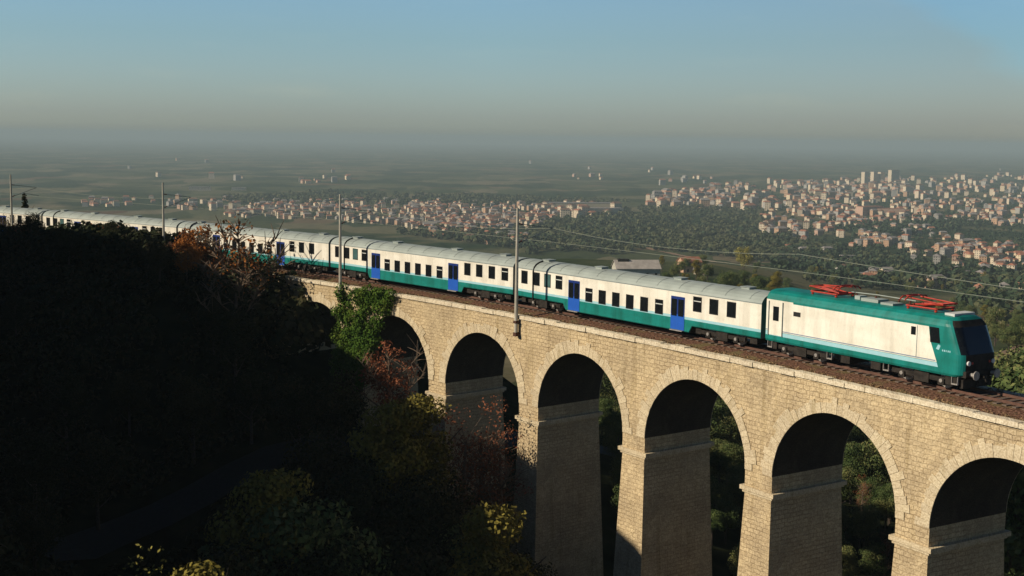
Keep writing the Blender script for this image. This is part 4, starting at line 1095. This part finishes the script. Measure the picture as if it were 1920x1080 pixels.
# landmark buildings
def building(name, px, py, L, W, H, rz, wall, roofm, label, cat='building', roofh=0, D=None, sink=3):
    p = at(px, py, D=D) if D else at(px, py)
    if D: p.z = hz1(p.x, p.y)
    r_ = empty(name, p, rz); tag(r_, label, cat)
    b = MB(); b.box(-L / 2, L / 2, -W / 2, W / 2, -sink, H, 0)
    if roofh:
        for sg in (-1, 1):
            q = [(sg * L / 2, -W / 2, H), (sg * L / 2, W / 2, H), (sg * L / 2, 0, H + roofh * .96)]; b.face(q if sg > 0 else q[::-1])
    b.build('wall', wall, r_)
    b = MB()
    if roofh:
        for sg in (-1, 1):
            k_ = 1.08; y1 = sg * W / 2 * k_; z1 = H - roofh * (k_ - 1)
            q = [(-L / 2 - .5, y1, z1), (L / 2 + .5, y1, z1), (L / 2 + .5, 0, H + roofh), (-L / 2 - .5, 0, H + roofh)]
            q2 = [(x_, y_, z_ + .25) for x_, y_, z_ in q]
            b.face(q2 if sg < 0 else q2[::-1]); b.face(q[::-1] if sg < 0 else q)
            for j in range(4): b.face([q[j], q[(j + 1) % 4], q2[(j + 1) % 4], q2[j]])
    else:
        b.box(-L / 2 - .3, L / 2 + .3, -W / 2 - .3, W / 2 + .3, H + .003, H + .6)
    b.build('roof', roofm, r_)
    if H > 4:
        nf = max(1, int(H // 3.2)); wb = 0
        for sg in (-1, 1):
            for f_ in range(nf):
                n = max(2, int(L // 4))
                for k_ in range(n):
                    if wb >= 40: continue
                    x_ = -L / 2 + (k_ + .5) * L / n; z_ = f_ * H / nf + .9
                    q = MB(); q.box(x_ - .55, x_ + .55, sg * W / 2 - .04, sg * W / 2 + .04, z_, z_ + 1.5); q.build('window', M['glass'], r_); wb += 1
    return r_
r_ = building('barn', 1192, 517, 22, 13, 4.6, .12, M['concrete'], plain('pale_corrugated_roof', (.33, .30, .27), .8, var=.2, scale=.4), 'long barn with a pale grey gabled roof behind the first coach', 'barn', 3.6, D=640)
b = MB(); b.box(10.95, 11.15, -4.2, 4.2, -.5, 5.6); b.box(10.95, 11.14, -2.6, 2.6, 5.6, 6.7); b.build('barn_opening_shade', M['dark'], r_)  # dark slab puts the shade of the gable opening into colour
b = MB(); b.box(-9.5, -4, -1.6, 1.6, 7.2, 8.9); b.build('roof_lantern', M['dark'], r_)
building('farmhouse', 1292, 505, 11, 9, 6.2, .3, WM[3], RM[0], 'orange farmhouse with red roof right of the grey roofed barn', 'farmhouse', 2.6, D=720)
building('shed', 1312, 506, 6, 5, 2.8, -.3, WM[0], RM[2], 'small white shed beside the orange farmhouse', 'shed', 1, D=705)
building('house', 1886, 592, 7, 6, 6, .4, WM[1], RM[1], 'lone cream house among trees at the right, nearest house of all', 'house', 1.8, D=640)
building('house', 1661, 515, 11, 8, 6, .2, WM[0], RM[2], 'single bright white house in the dark trees above the red pantographs', 'house', 1.5)
building('house', 1589, 489, 17, 9, 6, .1, WM[0], RM[2], 'broad white flat roofed house at the edge of the wood', 'house')
building('house', 1576, 507, 8, 8, 5, .5, WM[4], RM[1], 'small dull house between the white villas above the locomotive', 'house', 1.5)
building('church', 806, 430, 22, 12, 9, .2, WM[4], RM[2], 'pale church like building with a light dome above the coach roofs', 'church', 4)
for i, (px, h_, place) in enumerate(((1621, 26, 'leftmost'), (1638, 28, 'second from left'), (1651, 27, 'third from left'), (1675, 34, 'broadest and rightmost'))):
    building('tower_block', px, 347, 22 if i < 3 else 46, 16, h_ + 22, .6, WM[0], RM[2], 'white tower block on the skyline of the town, ' + place, 'tower block')
building('warehouse', 1085, 392, 150, 30, 14, .15, WM[1], RM[2], 'long cream warehouse at the top of the bright white cluster', 'warehouse')
building('warehouse', 1125, 404, 90, 30, 14, .25, WM[0], RM[2], 'long white block at the right of the bright white cluster', 'warehouse')
building('warehouse', 375, 356, 60, 20, 7, .2, WM[0], RM[2], 'lone pale industrial shed far off on the misty plain at left', 'warehouse')
building('warehouse', 448, 356, 40, 18, 6, .2, WM[0], RM[2], 'second lone pale shed on the misty plain, right of the larger', 'warehouse')
building('apartment_block', 1630, 402, 60, 22, 17, .5, WM[2], RM[0], 'long pinkish brick apartment block in the middle of the right town', 'apartment block')
building('apartment_block', 1668, 404, 60, 22, 15, -.1, WM[2], RM[0], 'pinkish apartment block adjoining the longer brick one on its right', 'apartment block')

# ------------------------------------------------------------------ haze
me = bpy.data.meshes.new('haze'); HZ = 33000
z0, z1 = -175, 46
vv = [(x, y, z) for z in (z0, z1) for x, y in ((-HZ, -HZ), (HZ, -HZ), (HZ, HZ), (-HZ, HZ))]
me.from_pydata(vv, [], [(0, 3, 2, 1), (4, 5, 6, 7), (0, 1, 5, 4), (1, 2, 6, 5), (2, 3, 7, 6), (3, 0, 4, 7)])
m = bpy.data.materials.new('haze_air'); m.use_nodes = True; t = m.node_tree; t.nodes.clear()
ou = t.nodes.new('ShaderNodeOutputMaterial'); pv = t.nodes.new('ShaderNodeVolumePrincipled')
pv.inputs['Color'].default_value = (.475, .60, .64, 1); pv.inputs['Density'].default_value = .000125; pv.inputs['Anisotropy'].default_value = 0.0
t.links.new(pv.outputs[0], ou.inputs['Volume']); me.materials.append(m)
o = bpy.data.objects.new('haze', me); col.objects.link(o); tag(o, kind='stuff')
